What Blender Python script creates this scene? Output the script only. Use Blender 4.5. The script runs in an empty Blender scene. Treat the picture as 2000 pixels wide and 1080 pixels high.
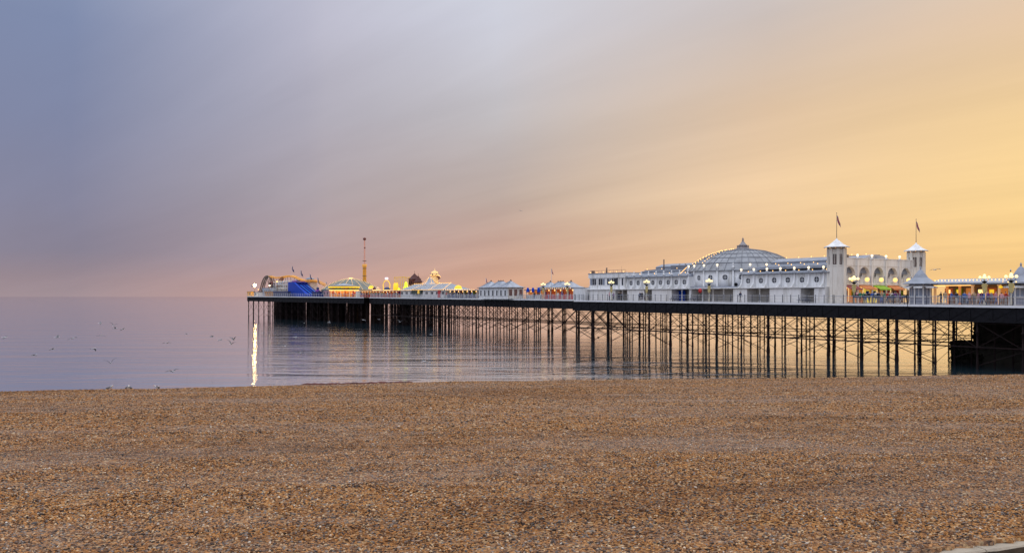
import bpy, bmesh, math, random
import numpy as np
from mathutils import Vector, Matrix, noise
random.seed(7)
C = bpy.context.scene.collection
sc = bpy.context.scene
R = math.radians

# ---------------------------------------------------------------- camera, sky, sun, exposure
HC = 9.0                      # eye height above the water
cam_d = bpy.data.cameras.new('camera'); cam = bpy.data.objects.new('camera', cam_d); C.objects.link(cam)
cam.location = (0, 0, HC); cam.rotation_euler = (R(90), 0, 0)
cam_d.sensor_width = 36; cam_d.lens = 30.6; cam_d.shift_y = 0.0195
cam_d.clip_start = 0.3; cam_d.clip_end = 60000
sc.camera = cam
sc.view_settings.view_transform = 'Standard'; sc.view_settings.look = 'None'
sc.view_settings.exposure = 0; sc.view_settings.gamma = 1; sc.view_settings.use_curve_mapping = False
sc.render.engine = 'CYCLES'
sc.cycles.max_bounces = 6; sc.cycles.diffuse_bounces = 3; sc.cycles.glossy_bounces = 3
sc.cycles.transmission_bounces = 2; sc.cycles.caustics_reflective = False; sc.cycles.caustics_refractive = False
sc.cycles.sample_clamp_indirect = 12

def lin(c):
    return tuple(((v/255)/12.92 if v/255 <= .04045 else (((v/255)+.055)/1.055)**2.4) for v in c)

def N(nt, typ, **kw):
    n = nt.nodes.new(typ)
    for k, v in kw.items():
        if k.startswith('i_'):
            key = k[2:]
            n.inputs[int(key) if key.isdigit() else key].default_value = v
        else: setattr(n, k, v)
    return n

def ramp(nt, stops, interp='LINEAR'):
    r = nt.nodes.new('ShaderNodeValToRGB'); cr = r.color_ramp; cr.interpolation = interp
    while len(cr.elements) < len(stops): cr.elements.new(0.5)
    for e, (p, c) in zip(cr.elements, stops):
        e.position = p; e.color = (*c, 1) if len(c) == 3 else c
    return r

SUN_AZ, SUN_EL = 75.0, 4.0        # degrees from the view direction towards the right, degrees up
world = bpy.data.worlds.new('World'); sc.world = world; world.use_nodes = True
nt = world.node_tree; nt.nodes.clear(); L = nt.links.new
out = N(nt, 'ShaderNodeOutputWorld')
sky = N(nt, 'ShaderNodeTexSky', sky_type='NISHITA', sun_disc=False)
sky.sun_elevation = R(SUN_EL); sky.sun_rotation = R(SUN_AZ); sky.altitude = 0; sky.dust_density = 3.0
bg1 = N(nt, 'ShaderNodeBackground', i_Strength=0.06); L(sky.outputs[0], bg1.inputs[0])
tc = N(nt, 'ShaderNodeTexCoord')
sep = N(nt, 'ShaderNodeSeparateXYZ'); L(tc.outputs['Generated'], sep.inputs[0])
def M(op, a, b=None, clamp=False, c=None):
    n = N(nt, 'ShaderNodeMath', operation=op, use_clamp=clamp)
    for i, v in enumerate((a, b, c)):
        if v is None: continue
        if isinstance(v, (int, float)): n.inputs[i].default_value = v
        else: L(v, n.inputs[i])
    return n.outputs[0]
x, y, z = sep.outputs
hyp = M('SQRT', M('ADD', M('MULTIPLY', x, x), M('ADD', M('MULTIPLY', y, y), 1e-5)))
cc = M('DIVIDE', M('ADD', M('MULTIPLY', x, math.sin(R(55))), M('MULTIPLY', y, math.cos(R(55)))), hyp)   # 1 towards the sunset
# streaked high cloud: a sheet seen in perspective, drawn out along one wind direction
zz = M('ADD', M('MAXIMUM', z, 0.0), 0.10)
qx = M('DIVIDE', x, zz); qy = M('DIVIDE', y, zz)
wa = R(-42)
al = M('ADD', M('MULTIPLY', qx, math.sin(wa)), M('MULTIPLY', qy, math.cos(wa)))
ac = M('SUBTRACT', M('MULTIPLY', qx, math.cos(wa)), M('MULTIPLY', qy, math.sin(wa)))
cv = N(nt, 'ShaderNodeCombineXYZ'); L(M('MULTIPLY', al, 0.16), cv.inputs[0]); L(M('MULTIPLY', ac, 0.75), cv.inputs[1])
ns = N(nt, 'ShaderNodeTexNoise', i_Scale=1.0, i_Detail=5.0, i_Roughness=0.52, i_Distortion=0.35); L(cv.outputs[0], ns.inputs['Vector'])
ns2 = N(nt, 'ShaderNodeTexNoise', i_Scale=2.6, i_Detail=6.0, i_Roughness=0.6, i_Distortion=0.6); L(cv.outputs[0], ns2.inputs['Vector'])
cn = M('ADD', M('MULTIPLY', M('SUBTRACT', ns.outputs[0], 0.5), 1.0), M('MULTIPLY', M('SUBTRACT', ns2.outputs[0], 0.5), 0.35))
zw = M('ADD', z, M('MULTIPLY', cn, M('MINIMUM', 0.05, M('MULTIPLY', M('MAXIMUM', z, 0.0), 0.35))))          # the bands carry the sky's layers a little up and down
TOP = [(0.62,(214,222,240)),(1.0,(255,256,262))]
LEFT = [(0.0,(164,146,152)),(0.017,(158,141,149)),(0.045,(141,135,153)),(0.098,(135,135,159)),(0.177,(130,137,167)),(0.27,(130,142,175)),(0.36,(146,160,190))]+TOP
MIDL = [(0.0,(200,160,150)),(0.02,(194,159,153)),(0.045,(182,159,162)),(0.11,(178,166,172)),(0.20,(176,172,185)),(0.30,(190,189,206)),(0.40,(196,200,216))]+TOP
MID  = [(0.0,(218,168,140)),(0.02,(214,168,144)),(0.06,(203,168,153)),(0.11,(193,174,165)),(0.20,(196,191,194)),(0.30,(208,209,221)),(0.40,(214,218,230))]+TOP
MIDR = [(0.0,(243,194,142)),(0.02,(242,196,146)),(0.06,(242,202,156)),(0.11,(243,208,166)),(0.20,(226,197,167)),(0.30,(205,193,188)),(0.40,(208,206,212))]+TOP
RIGH = [(0.0,(248,200,128)),(0.03,(250,206,136)),(0.098,(254,216,150)),(0.177,(244,209,154)),(0.27,(230,200,168)),(0.38,(214,202,192)),(0.62,(222,224,232)),(1.0,(255,256,262))]
BACK = [(0.0,(214,210,226)),(0.05,(222,220,236)),(0.20,(232,236,252)),(0.62,(222,228,248)),(1.0,(255,256,262))]
def col(stops):
    r = ramp(nt, [(p, lin(c)) for p, c in stops], 'EASE' if 0 else 'LINEAR'); L(zw, r.inputs[0]); return r.outputs[0]
def mixc(f, a, b):
    m = N(nt, 'ShaderNodeMix', data_type='RGBA'); L(f, m.inputs[0]); L(a, m.inputs[6]); L(b, m.inputs[7]); return m.outputs[2]
def mr(v, a, b):
    m = N(nt, 'ShaderNodeMapRange', interpolation_type='SMOOTHSTEP'); L(v, m.inputs[0]); m.inputs[1].default_value = a; m.inputs[2].default_value = b; return m.outputs[0]
ccw = M('ADD', cc, M('MULTIPLY', cn, 0.05))
def ml(v, a, b):
    m = N(nt, 'ShaderNodeMapRange'); L(v, m.inputs[0]); m.inputs[1].default_value = a; m.inputs[2].default_value = b; return m.outputs[0]
c4 = mixc(mr(ccw, -1.0, -0.05), col(BACK), col(LEFT))
for (a, b, stops) in ((.14,.39,MIDL),(.37,.56,MID),(.56,.78,MIDR),(.78,.92,RIGH)): c4 = mixc(ml(ccw, a, b), c4, col(stops))
br = M('ADD', M('ADD', 1.045, M('MULTIPLY', mr(z, 0.36, 1.0), 1.0)), M('MULTIPLY', cn, M('ADD', 0.24, M('MULTIPLY', M('MAXIMUM', cc, 0.0), 0.30))))
vm = N(nt, 'ShaderNodeVectorMath', operation='SCALE'); L(c4, vm.inputs[0]); L(br, vm.inputs['Scale'])
bg2 = N(nt, 'ShaderNodeBackground', i_Strength=1.0); L(vm.outputs[0], bg2.inputs[0])
mx = N(nt, 'ShaderNodeMixShader', i_Fac=0.93); L(bg1.outputs[0], mx.inputs[1]); L(bg2.outputs[0], mx.inputs[2]); L(mx.outputs[0], out.inputs[0])

sl = bpy.data.lights.new('sun', 'SUN'); so = bpy.data.objects.new('sun', sl); C.objects.link(so)
sl.energy = 0.75; sl.angle = R(14); sl.color = (1.0, 0.66, 0.36)
sd = Vector((math.sin(R(SUN_AZ))*math.cos(R(9)), math.cos(R(SUN_AZ))*math.cos(R(9)), math.sin(R(9))))
so.rotation_euler = (-sd).to_track_quat('-Z', 'Y').to_euler(); so.location = (200, 100, 100)

# ---------------------------------------------------------------- materials
MATS = {}
def mat(name, c, rough=0.6, var=0.12, scale=1.5, bump=0.0, metal=0.0, dirt=None, emit=None, es=1.0, spec=0.5, streak=False):
    if name in MATS: return MATS[name]
    m = bpy.data.materials.new(name); m.use_nodes = True; t = m.node_tree; b = t.nodes['Principled BSDF']
    b.inputs['Roughness'].default_value = rough; b.inputs['Metallic'].default_value = metal
    b.inputs['Specular IOR Level'].default_value = spec
    g = t.nodes.new('ShaderNodeTexCoord')
    n = N(t, 'ShaderNodeTexNoise', i_Scale=scale, i_Detail=6.0, i_Roughness=0.65); 
    if streak:
        mp = N(t, 'ShaderNodeMapping'); mp.inputs['Scale'].default_value = (1.6, 1.6, .22); t.links.new(g.outputs['Object'], mp.inputs[0]); t.links.new(mp.outputs[0], n.inputs['Vector'])
    else: t.links.new(g.outputs['Object'], n.inputs['Vector'])
    d = dirt or tuple(v*(1-2.2*var) for v in c)
    r = ramp(t, [(0.30, d), (0.52, c), (0.75, tuple(min(1, v*(1+var)) for v in c))]); t.links.new(n.outputs[0], r.inputs[0])
    t.links.new(r.outputs[0], b.inputs['Base Color'])
    if bump:
        bp = N(t, 'ShaderNodeBump', i_Strength=bump, i_Distance=0.02)
        n2 = N(t, 'ShaderNodeTexNoise', i_Scale=scale*9, i_Detail=4.0); t.links.new(g.outputs['Object'], n2.inputs['Vector'])
        t.links.new(n2.outputs[0], bp.inputs['Height']); t.links.new(bp.outputs[0], b.inputs['Normal'])
    if emit:
        b.inputs['Emission Color'].default_value = (*emit, 1); b.inputs['Emission Strength'].default_value = es
    MATS[name] = m; return m

WHITE = mat('white_paint', (.81,.82,.83), .6, .04, .9, dirt=(.50,.49,.46), bump=.1, streak=True, spec=.3)
CREAM = mat('cream_warm_light', (.83,.80,.74), .6, .04, .9, dirt=(.58,.53,.45), bump=.1, streak=True, spec=.3)  # cream holds the warm light of the shore-facing fronts in its colour
SHADE = mat('recess_shade', (.50,.49,.47), .6, .10, .9)  # shade of the open recesses, put into a darker white
LEAD = mat('lead_roof', (.27,.30,.36), .5, .16, .8, dirt=(.16,.18,.21), bump=.2)
LEADL = mat('lead_roof_light', (.38,.42,.49), .5, .14, 1.0, dirt=(.22,.25,.30), bump=.15)
RIB = mat('roof_rib_metal', (.17,.18,.21), .5)
IRON = mat('black_iron', (.008,.008,.011), .8, .3, 2.0, spec=.15)
RUST = mat('rusty_iron', (.016,.009,.009), .85, .35, 1.2, dirt=(.006,.005,.006), spec=.15)
WEED = mat('seaweed', (.010,.011,.006), .85, .3, 3, spec=.15)
GLASSD = mat('dark_glass', (.03,.035,.05), .3, .2, 2, spec=.3)
GLASSL = mat('blue_glass', (.20,.24,.32), .15, .2, 2)
PLANK = mat('deck_planks', (.24,.19,.14), .8, .2, 2)
EDGE = mat('pale_deck_edge', (.82,.83,.86), .6, .06, .5)
RAILW = mat('pale_rail', (.50,.52,.56), .5)
RAILD = mat('navy_rail_post', (.035,.045,.075), .5)
GOLD = mat('gilded_metal', (.55,.44,.16), .45, .15, 6)
RED = mat('red_paint', (.52,.02,.02), .5); ORANGE = mat('orange_canvas', (.62,.22,.07), .7); GREEN = mat('lime_canvas', (.28,.50,.03), .7)
MAROON = mat('maroon_canvas', (.26,.06,.07), .7)
BLUE = mat('blue_vinyl', (.003,.05,.42), .6, .08, 1, spec=.1); BLUEL = mat('pale_blue_vinyl', (.01,.13,.60), .6, .08, 1, spec=.1); BLUED = mat('deep_blue_vinyl', (.004,.016,.16), .6, .1, 1, spec=.1)
PURPLE = mat('purple_paint', (.22,.03,.34), .5); VIOLET = mat('violet_graffiti', (.24,.13,.36), .5, .4, 1.6, dirt=(.45,.05,.12))
YEL = mat('glowing_yellow_steel', (.72,.36,.06), .5, .1, 1, emit=(1.0,.42,.06), es=.22); BROWN = mat('brown_steel', (.17,.11,.08), .5, .2, 1)  # yellow steel has a slight emission added so it looks lit
TAN = mat('tan_timber', (.40,.22,.12), .7, .2, 1); DRED = mat('dark_red_timber', (.14,.035,.025), .7, .2, 1)
NAVY = mat('navy_paint', (.03,.05,.14), .5); BLACKG = mat('dark_green_board', (.006,.025,.015), .4)
CONC = mat('dark_concrete', (.042,.040,.033), .9, .25, .5, bump=.5, dirt=(.007,.008,.006), spec=.1)
KERB = mat('pale_concrete', (.36,.31,.24), .85, .12, 3, bump=.5)
KERBD = mat('shaded_concrete', (.085,.065,.045), .9, .25, 2, bump=.5)  # near face of the low wall: its shade is put into a darker brown
def glow(name, c, s): return mat(name, tuple(min(.8, v*.6) for v in c), .5, .02, 1, emit=c, es=s)
GLOBE = glow('globe_glow', (1.0,.80,.40), 1.35)
GLOBEW = glow('white_globe_glow', (1.0,.80,.52), 1.5)
BULB = glow('bulb_glow', (1.0,.56,.18), 2.3)
BULBY = glow('yellow_neon', (1.0,.62,.03), .85)
LIME = glow('lime_neon', (.80,.95,.03), .8)
FLOOD = glow('flood_glow', (1.0,.72,.28), 90.0)
SIGNW = glow('white_screen_glow', (.85,.75,1.0), 1.6)
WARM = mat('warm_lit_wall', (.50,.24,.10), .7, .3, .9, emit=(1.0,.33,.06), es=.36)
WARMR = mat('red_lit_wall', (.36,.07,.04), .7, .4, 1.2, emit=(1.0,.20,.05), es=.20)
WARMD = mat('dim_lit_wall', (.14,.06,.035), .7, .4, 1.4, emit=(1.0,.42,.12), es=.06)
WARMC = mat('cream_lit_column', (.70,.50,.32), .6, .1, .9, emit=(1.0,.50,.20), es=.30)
UNLIT = mat('unlit_globe', (.62,.63,.64), .3)

# ---------------------------------------------------------------- mesh helpers
class MB:
    def __init__(s): s.v = []; s.f = []; s.m = []; s.sm = []
    def add(s, vs, fs, mi=0, smooth=False):
        o = len(s.v); s.v += [tuple(p) for p in vs]
        for f in fs: s.f.append(tuple(i+o for i in f)); s.m.append(mi); s.sm.append(smooth)
        return s
    def box(s, x0, x1, y0, y1, z0, z1, mi=0):
        vs = [(x,y,z) for z in (z0,z1) for y in (y0,y1) for x in (x0,x1)]
        return s.add(vs, [(0,2,3,1),(4,5,7,6),(0,1,5,4),(2,6,7,3),(0,4,6,2),(1,3,7,5)], mi)
    def tube(s, pts, r, n=6, mi=0, r2=None, smooth=True, caps=True):
        pts = [Vector(p) for p in pts]; rings = []
        k = len(pts)
        for i, p in enumerate(pts):
            d = (pts[min(i+1,k-1)]-pts[max(i-1,0)]).normalized()
            up = Vector((0,0,1)) if abs(d.z) < .95 else Vector((1,0,0))
            a = d.cross(up).normalized(); b = d.cross(a)
            rr = r if r2 is None else r+(r2-r)*i/max(1,k-1)
            rings.append([p+(a*math.cos(2*math.pi*j/n)+b*math.sin(2*math.pi*j/n))*rr for j in range(n)])
        vs = [q for g in rings for q in g]; fs = []
        for i in range(k-1):
            for j in range(n): fs.append((i*n+j, i*n+(j+1)%n, (i+1)*n+(j+1)%n, (i+1)*n+j))
        if caps: fs += [tuple(range(n))[::-1], tuple(range((k-1)*n, k*n))]
        return s.add(vs, fs, mi, smooth)
    def lathe(s, cx, cy, prof, n=16, mi=0, a0=0, a1=360, smooth=True, cap=True):
        full = abs(a1-a0) >= 360; m = n if full else n+1; vs = []; fs = []
        for r, z in prof:
            for j in range(m):
                a = R(a0+(a1-a0)*j/n); vs.append((cx+r*math.cos(a), cy+r*math.sin(a), z))
        for i in range(len(prof)-1):
            for j in range(n):
                k = (j+1) % m; fs.append((i*m+j, i*m+k, (i+1)*m+k, (i+1)*m+j))
        if cap and full: fs += [tuple(range(m))[::-1], tuple(range((len(prof)-1)*m, len(prof)*m))]
        return s.add(vs, fs, mi, smooth)
    def ball(s, c, r, n=8, mi=0, sz=1.0):
        k = max(4, n//2)
        return s.lathe(c[0], c[1], [(max(1e-3, r*math.sin(math.pi*i/k)), c[2]-r*sz*math.cos(math.pi*i/k)) for i in range(k+1)], n, mi)
    def prism(s, prof, axis, a, b, mi=0):
        """closed 2D outline extruded: axis 'x' -> prof is (y,z); 'y' -> (x,z); 'z' -> (x,y)"""
        def P(u, v, w): return {'x': (w,u,v), 'y': (u,w,v), 'z': (u,v,w)}[axis]
        n = len(prof); vs = [P(u,v,a) for u,v in prof]+[P(u,v,b) for u,v in prof]
        fs = [(i,(i+1)%n,n+(i+1)%n,n+i) for i in range(n)]+[tuple(range(n))[::-1], tuple(range(n,2*n))]
        return s.add(vs, fs, mi)
    def mesh(s, name, mats):
        me = bpy.data.meshes.new(name); me.from_pydata(s.v, [], s.f)
        for m in (mats if isinstance(mats, (list,tuple)) else [mats]): me.materials.append(m)
        me.polygons.foreach_set('material_index', s.m); me.polygons.foreach_set('use_smooth', s.sm)
        bm = bmesh.new(); bm.from_mesh(me); bmesh.ops.recalc_face_normals(bm, faces=bm.faces); bm.to_mesh(me); bm.free()
        me.update(); return me

def obj(name, me, parent=None, loc=(0,0,0), rz=0.0, mats=None, kind=None, label=None):
    if isinstance(me, MB): me = me.mesh(name, mats)
    o = bpy.data.objects.new(name, me); C.objects.link(o); o.location = loc; o.rotation_euler = (0,0,rz)
    if parent: o.parent = parent
    if kind: o['kind'] = kind
    if label: o['label'] = label
    return o
def tag(o, label, cat, group=None):
    o['label'] = label; o['category'] = cat
    if group: o['group'] = group
    return o

# pier frame: s runs from the seaward end to the shore along the near edge, t away from the beach
E1 = Vector((.543,-.84)).normalized(); E2 = Vector((-E1.y, E1.x)); A0 = Vector((-113.5, 373.2)); RZ = math.atan2(E1.y, E1.x)
FP = 1700.0
def W2(s, t): return A0+E1*s+E2*t
def D(s): return 9.1-.0038*s                         # deck height above the water
def S(px, t):                                        # place along the pier measured off the photograph
    k = (px-1000)/FP; a = A0+E2*t
    return (k*a.y-a.x)/(E1.x-k*E1.y)
def Z(py, s, t): return HC+(579-py)/FP*W2(s, t).y
def thing(name, label, cat, s, t, group=None, z=None, rz=0.0):
    o = bpy.data.objects.new(name, None); C.objects.link(o); w = W2(s, t)
    o.location = (w.x, w.y, D(s) if z is None else z); o.rotation_euler = (0,0,RZ+rz); o.empty_display_size = .5
    return tag(o, label, cat, group)
def copy_tree(o, parent=None):
    c = o.copy(); C.objects.link(c)
    if parent: c.parent = parent
    for ch in list(o.children): copy_tree(ch, c)
    return c
def move(o, s, t, z=None, rz=0.0):
    w = W2(s, t); o.location = (w.x, w.y, D(s) if z is None else z); o.rotation_euler = (0,0,RZ+rz)

# ---------------------------------------------------------------- sea
def water_mat():
    m = bpy.data.materials.new('calm_sea'); m.use_nodes = True; t = m.node_tree; t.nodes.clear(); l = t.links.new
    o = N(t, 'ShaderNodeOutputMaterial'); g = N(t, 'ShaderNodeTexCoord')
    def wave(rot, sx, sy, det, rough, dist):
        mp = N(t, 'ShaderNodeMapping'); mp.inputs['Rotation'].default_value = (0,0,R(rot)); mp.inputs['Scale'].default_value = (sx, sy, 1); l(g.outputs['Object'], mp.inputs[0])
        n = N(t, 'ShaderNodeTexNoise', i_Scale=1.0, i_Detail=det, i_Roughness=rough, i_Distortion=dist); l(mp.outputs[0], n.inputs['Vector']); return n.outputs[0]
    b1 = N(t, 'ShaderNodeBump', i_Strength=1.0, i_Distance=0.27); l(wave(-8, .030, .12, 5, .58, .9), b1.inputs['Height'])
    b2 = N(t, 'ShaderNodeBump', i_Strength=1.0, i_Distance=0.030); l(wave(6, .62, 1.0, 3, .55, .3), b2.inputs['Height']); l(b1.outputs[0], b2.inputs['Normal'])
    b3 = N(t, 'ShaderNodeBump', i_Strength=1.0, i_Distance=0.0035); l(wave(-3, 1.8, 4.6, 2, .5, .2), b3.inputs['Height']); l(b2.outputs[0], b3.inputs['Normal'])
    fr = N(t, 'ShaderNodeFresnel', i_IOR=1.33); l(b3.outputs[0], fr.inputs['Normal'])
    f = N(t, 'ShaderNodeMath', operation='MULTIPLY_ADD', use_clamp=True); l(fr.outputs[0], f.inputs[0]); f.inputs[1].default_value = .22; f.inputs[2].default_value = .78
    di = N(t, 'ShaderNodeBsdfDiffuse'); di.inputs[0].default_value = (.045,.105,.145,1)
    gl = N(t, 'ShaderNodeBsdfGlossy'); gl.inputs[0].default_value = (1,.985,1,1); gl.inputs['Roughness'].default_value = .022; l(b3.outputs[0], gl.inputs['Normal'])
    rg = N(t, 'ShaderNodeMapRange'); l(wave(4, .010, .045, 4, .6, 1.2), rg.inputs[0]); rg.inputs[1].default_value = .35; rg.inputs[2].default_value = .65; rg.inputs[3].default_value = .012; rg.inputs[4].default_value = .055; l(rg.outputs[0], gl.inputs['Roughness'])
    mx = N(t, 'ShaderNodeMixShader'); l(f.outputs[0], mx.inputs[0]); l(di.outputs[0], mx.inputs[1]); l(gl.outputs[0], mx.inputs[2]); l(mx.outputs[0], o.inputs[0])
    return m
mb = MB()
xs = [-30000,-3000,-300,300,3000,30000]; ys = [40,400,3000,45000]
mb.add([(x,y,0) for y in ys for x in xs], [(j*6+i, j*6+i+1, (j+1)*6+i+1, (j+1)*6+i) for j in range(3) for i in range(5)])
sea = obj('sea', mb.mesh('sea', water_mat())); sea['kind'] = 'structure'

# ---------------------------------------------------------------- beach
CR = [(-200,30),(-60,39.5),(-26,44.3),(-11.2,47.7),(-2.9,49.8),(15.2,51.4),(31.8,54.2),(60,60),(200,88)]
def crest(x):
    for (a,b),(c,d) in zip(CR, CR[1:]):
        if x <= c: return b+(d-b)*(x-a)/(c-a)+.40*noise.noise((x*.13,2.5,0))+.16*noise.noise((x*.7,8.5,0))
    return CR[-1][1]
KP, KD = Vector((4.67,10.18)), Vector((1.67,.60)).normalized()       # line of the low concrete wall
KN = Vector((-KD.y, KD.x))
def beach_z(x, y, rough=True):
    c = crest(x)
    q = (Vector((x,y))-KP).dot(KN)
    z = 4.2+(c-y)*.045 if y < c else 4.2-.34*(y-c)
    e = y-c
    if abs(e) < 1.2: z -= .10*(1-abs(e)/1.2)**2
    if rough:
        k = min(1, max(.0, (c-y)/3))
        z += .10*k*noise.noise((x*.11, y*.22, 0))+.05*k*noise.noise((x*.5, y*.7, 4))+.018*noise.noise((x*1.7, y*2.2, 9))
    if q < -0.1:
        z = min(z, 5.25)
    return z
def shingle_mat():
    m = bpy.data.materials.new('shingle'); m.use_nodes = True; t = m.node_tree; l = t.links.new; b = t.nodes['Principled BSDF']
    b.inputs['Roughness'].default_value = .8; b.inputs['Specular IOR Level'].default_value = .15
    g = N(t, 'ShaderNodeTexCoord')
    def vor(sc_):
        v = N(t, 'ShaderNodeTexVoronoi', i_Scale=sc_, i_Randomness=1.0); l(g.outputs['Object'], v.inputs['Vector']); return v
    v1 = vor(24); v2 = vor(9)
    pal = [(.0,(.04,.016,.006)),(.16,(.17,.068,.020)),(.36,(.32,.140,.042)),(.55,(.46,.22,.072)),(.70,(.34,.19,.09)),(.80,(.11,.095,.09)),(.88,(.54,.36,.17)),(.972,(.64,.52,.38))]
    def stone(v):
        s3 = N(t, 'ShaderNodeSeparateColor'); l(v.outputs['Color'], s3.inputs[0]); r = ramp(t, pal, 'CONSTANT'); l(s3.outputs[0], r.inputs[0]); return r.outputs[0]
    n = N(t, 'ShaderNodeTexNoise', i_Scale=.28, i_Detail=5.0, i_Roughness=.62)
    mp = N(t, 'ShaderNodeMapping'); mp.inputs['Scale'].default_value = (.5, 1.6, 1); l(g.outputs['Object'], mp.inputs[0]); l(mp.outputs[0], n.inputs['Vector'])
    mA = N(t, 'ShaderNodeMix', data_type='RGBA', i_0=.35); l(stone(v1), mA.inputs[6]); l(stone(v2), mA.inputs[7])
    rr = ramp(t, [(.44,(0,0,0)),(.70,(.45,.45,.45))]); l(n.outputs[0], rr.inputs[0])
    mB = N(t, 'ShaderNodeMix', data_type='RGBA'); l(rr.outputs[0], mB.inputs[0]); l(mA.outputs[2], mB.inputs[6]); mB.inputs[7].default_value = (.28,.23,.20,1)
    # darker bands that run along the beach
    n2 = N(t, 'ShaderNodeTexNoise', i_Scale=1.0, i_Detail=4.0, i_Roughness=.6)
    mp2 = N(t, 'ShaderNodeMapping'); mp2.inputs['Scale'].default_value = (.10, .26, 1); mp2.inputs['Rotation'].default_value = (0,0,R(-9)); l(g.outputs['Object'], mp2.inputs[0]); l(mp2.outputs[0], n2.inputs['Vector'])
    r2 = ramp(t, [(.30,(.72,.68,.65)),(.46,(.96,.96,.96)),(.68,(1.0,1.01,1.02))]); l(n2.outputs[0], r2.inputs[0])
    mC = N(t, 'ShaderNodeMix', data_type='RGBA', blend_type='MULTIPLY', i_0=1.0); l(mB.outputs[2], mC.inputs[6]); l(r2.outputs[0], mC.inputs[7])
    l(mC.outputs[2], b.inputs['Base Color'])
    bp = N(t, 'ShaderNodeBump', i_Strength=.9, i_Distance=.022, invert=True); l(v1.outputs['Distance'], bp.inputs['Height'])
    bp2 = N(t, 'ShaderNodeBump', i_Strength=.8, i_Distance=.05, invert=True); l(v2.outputs['Distance'], bp2.inputs['Height']); l(bp.outputs[0], bp2.inputs['Normal'])
    l(bp2.outputs[0], b.inputs['Normal']); return m
def axis(parts):
    o = []
    for a, b, st in parts: o += list(np.arange(a, b, st))
    return o+[parts[-1][1]]
bx_ = axis([(-200,-60,5),(-60,3,.5),(3,9,.1),(9,60,.5),(60,200,5)]); by_ = axis([(-30,4,2),(4,9,.4),(9,13,.1),(13,66,.4),(66,140,4)])
vs = [(x, y, beach_z(x, y)) for y in by_ for x in bx_]; nx = len(bx_)
mb = MB(); mb.add(vs, [(j*nx+i, j*nx+i+1, (j+1)*nx+i+1, (j+1)*nx+i) for j in range(len(by_)-1) for i in range(nx-1)], 0, True)
SH = shingle_mat()
beach = obj('beach', mb.mesh('beach', SH)); beach['kind'] = 'structure'

# loose stones lying on the beach: real pebbles where they are big enough to see, scattered with one instancer
def pebble_mat():
    m = bpy.data.materials.new('pebble'); m.use_nodes = True; t = m.node_tree; l = t.links.new; b = t.nodes['Principled BSDF']
    b.inputs['Roughness'].default_value = .7; b.inputs['Specular IOR Level'].default_value = .25
    oi = N(t, 'ShaderNodeObjectInfo')
    r = ramp(t, [(.0,(.025,.012,.006)),(.12,(.11,.045,.014)),(.26,(.25,.105,.030)),(.42,(.39,.17,.045)),(.58,(.49,.24,.078)),(.71,(.33,.19,.095)),(.80,(.08,.07,.065)),(.85,(.22,.185,.16)),(.935,(.60,.43,.25)),(.995,(.70,.64,.54))], 'CONSTANT')
    l(oi.outputs['Random'], r.inputs[0])
    g = N(t, 'ShaderNodeNewGeometry')
    n = N(t, 'ShaderNodeTexNoise', i_Scale=.28, i_Detail=5.0, i_Roughness=.62)
    mp = N(t, 'ShaderNodeMapping'); mp.inputs['Scale'].default_value = (.5, 1.6, 1); l(g.outputs['Position'], mp.inputs[0]); l(mp.outputs[0], n.inputs['Vector'])
    rr = ramp(t, [(.46,(0,0,0)),(.72,(.40,.40,.40))]); l(n.outputs[0], rr.inputs[0])
    mB = N(t, 'ShaderNodeMix', data_type='RGBA'); l(rr.outputs[0], mB.inputs[0]); l(r.outputs[0], mB.inputs[6]); mB.inputs[7].default_value = (.30,.25,.22,1)
    n2 = N(t, 'ShaderNodeTexNoise', i_Scale=1.0, i_Detail=4.0, i_Roughness=.6)
    mp2 = N(t, 'ShaderNodeMapping'); mp2.inputs['Scale'].default_value = (.10, .26, 1); mp2.inputs['Rotation'].default_value = (0,0,R(-9)); l(g.outputs['Position'], mp2.inputs[0]); l(mp2.outputs[0], n2.inputs['Vector'])
    r2 = ramp(t, [(.30,(.72,.68,.65)),(.46,(.96,.96,.96)),(.68,(1.0,1.01,1.02))]); l(n2.outputs[0], r2.inputs[0])
    mC = N(t, 'ShaderNodeMix', data_type='RGBA', blend_type='MULTIPLY', i_0=1.0); l(mB.outputs[2], mC.inputs[6]); l(r2.outputs[0], mC.inputs[7])
    l(mC.outputs[2], b.inputs['Base Color']); return m
PEB = pebble_mat()
def pebble_mesh(i):
    bm = bmesh.new(); bmesh.ops.create_icosphere(bm, subdivisions=2 if i == 0 else 1, radius=1)
    for v in bm.verts:
        k = 1+.28*noise.noise(v.co*1.3+Vector((i*5,0,0))); v.co = Vector((v.co.x*1.25*k, v.co.y*.9*k, v.co.z*.6*k))
    me = bpy.data.meshes.new('pebble'); bm.to_mesh(me); bm.free(); me.materials.append(PEB)
    for p in me.polygons: p.use_smooth = True
    return me
peb_col = bpy.data.collections.new('pebble_shapes')
for i in range(3):
    po = bpy.data.objects.new('pebble_shape', pebble_mesh(i)); peb_col.objects.link(po)
rng = np.random.default_rng(3)
pts = []
def zone(n, y0, y1, size, spread, kk=1.0):
    # denser close by: area grows with y, density falls
    u = rng.random(n); yy = y0+(y1-y0)*u**kk; xx = (rng.random(n)*2-1)*(.66*yy+1.5)
    for x_, y_ in zip(xx, yy):
        if (Vector((x_, y_))-KP).dot(KN) < .02: continue
        if y_ > crest(x_)+.5: continue
        sz = size*(1+spread*abs(rng.normal()))
        pts.append((x_, y_, beach_z(x_, y_)+sz*.25, sz))
zone(210000, 8.6, 24, .0116, .45, .85)
zone(150000, 23, 55, .017, .40, .9)
zone(260, 12, 40, .030, .25)
P = np.array(pts)
pm = bpy.data.meshes.new('loose_shingle'); pm.vertices.add(len(P)); pm.vertices.foreach_set('co', P[:, :3].astype(np.float32).ravel())
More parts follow.
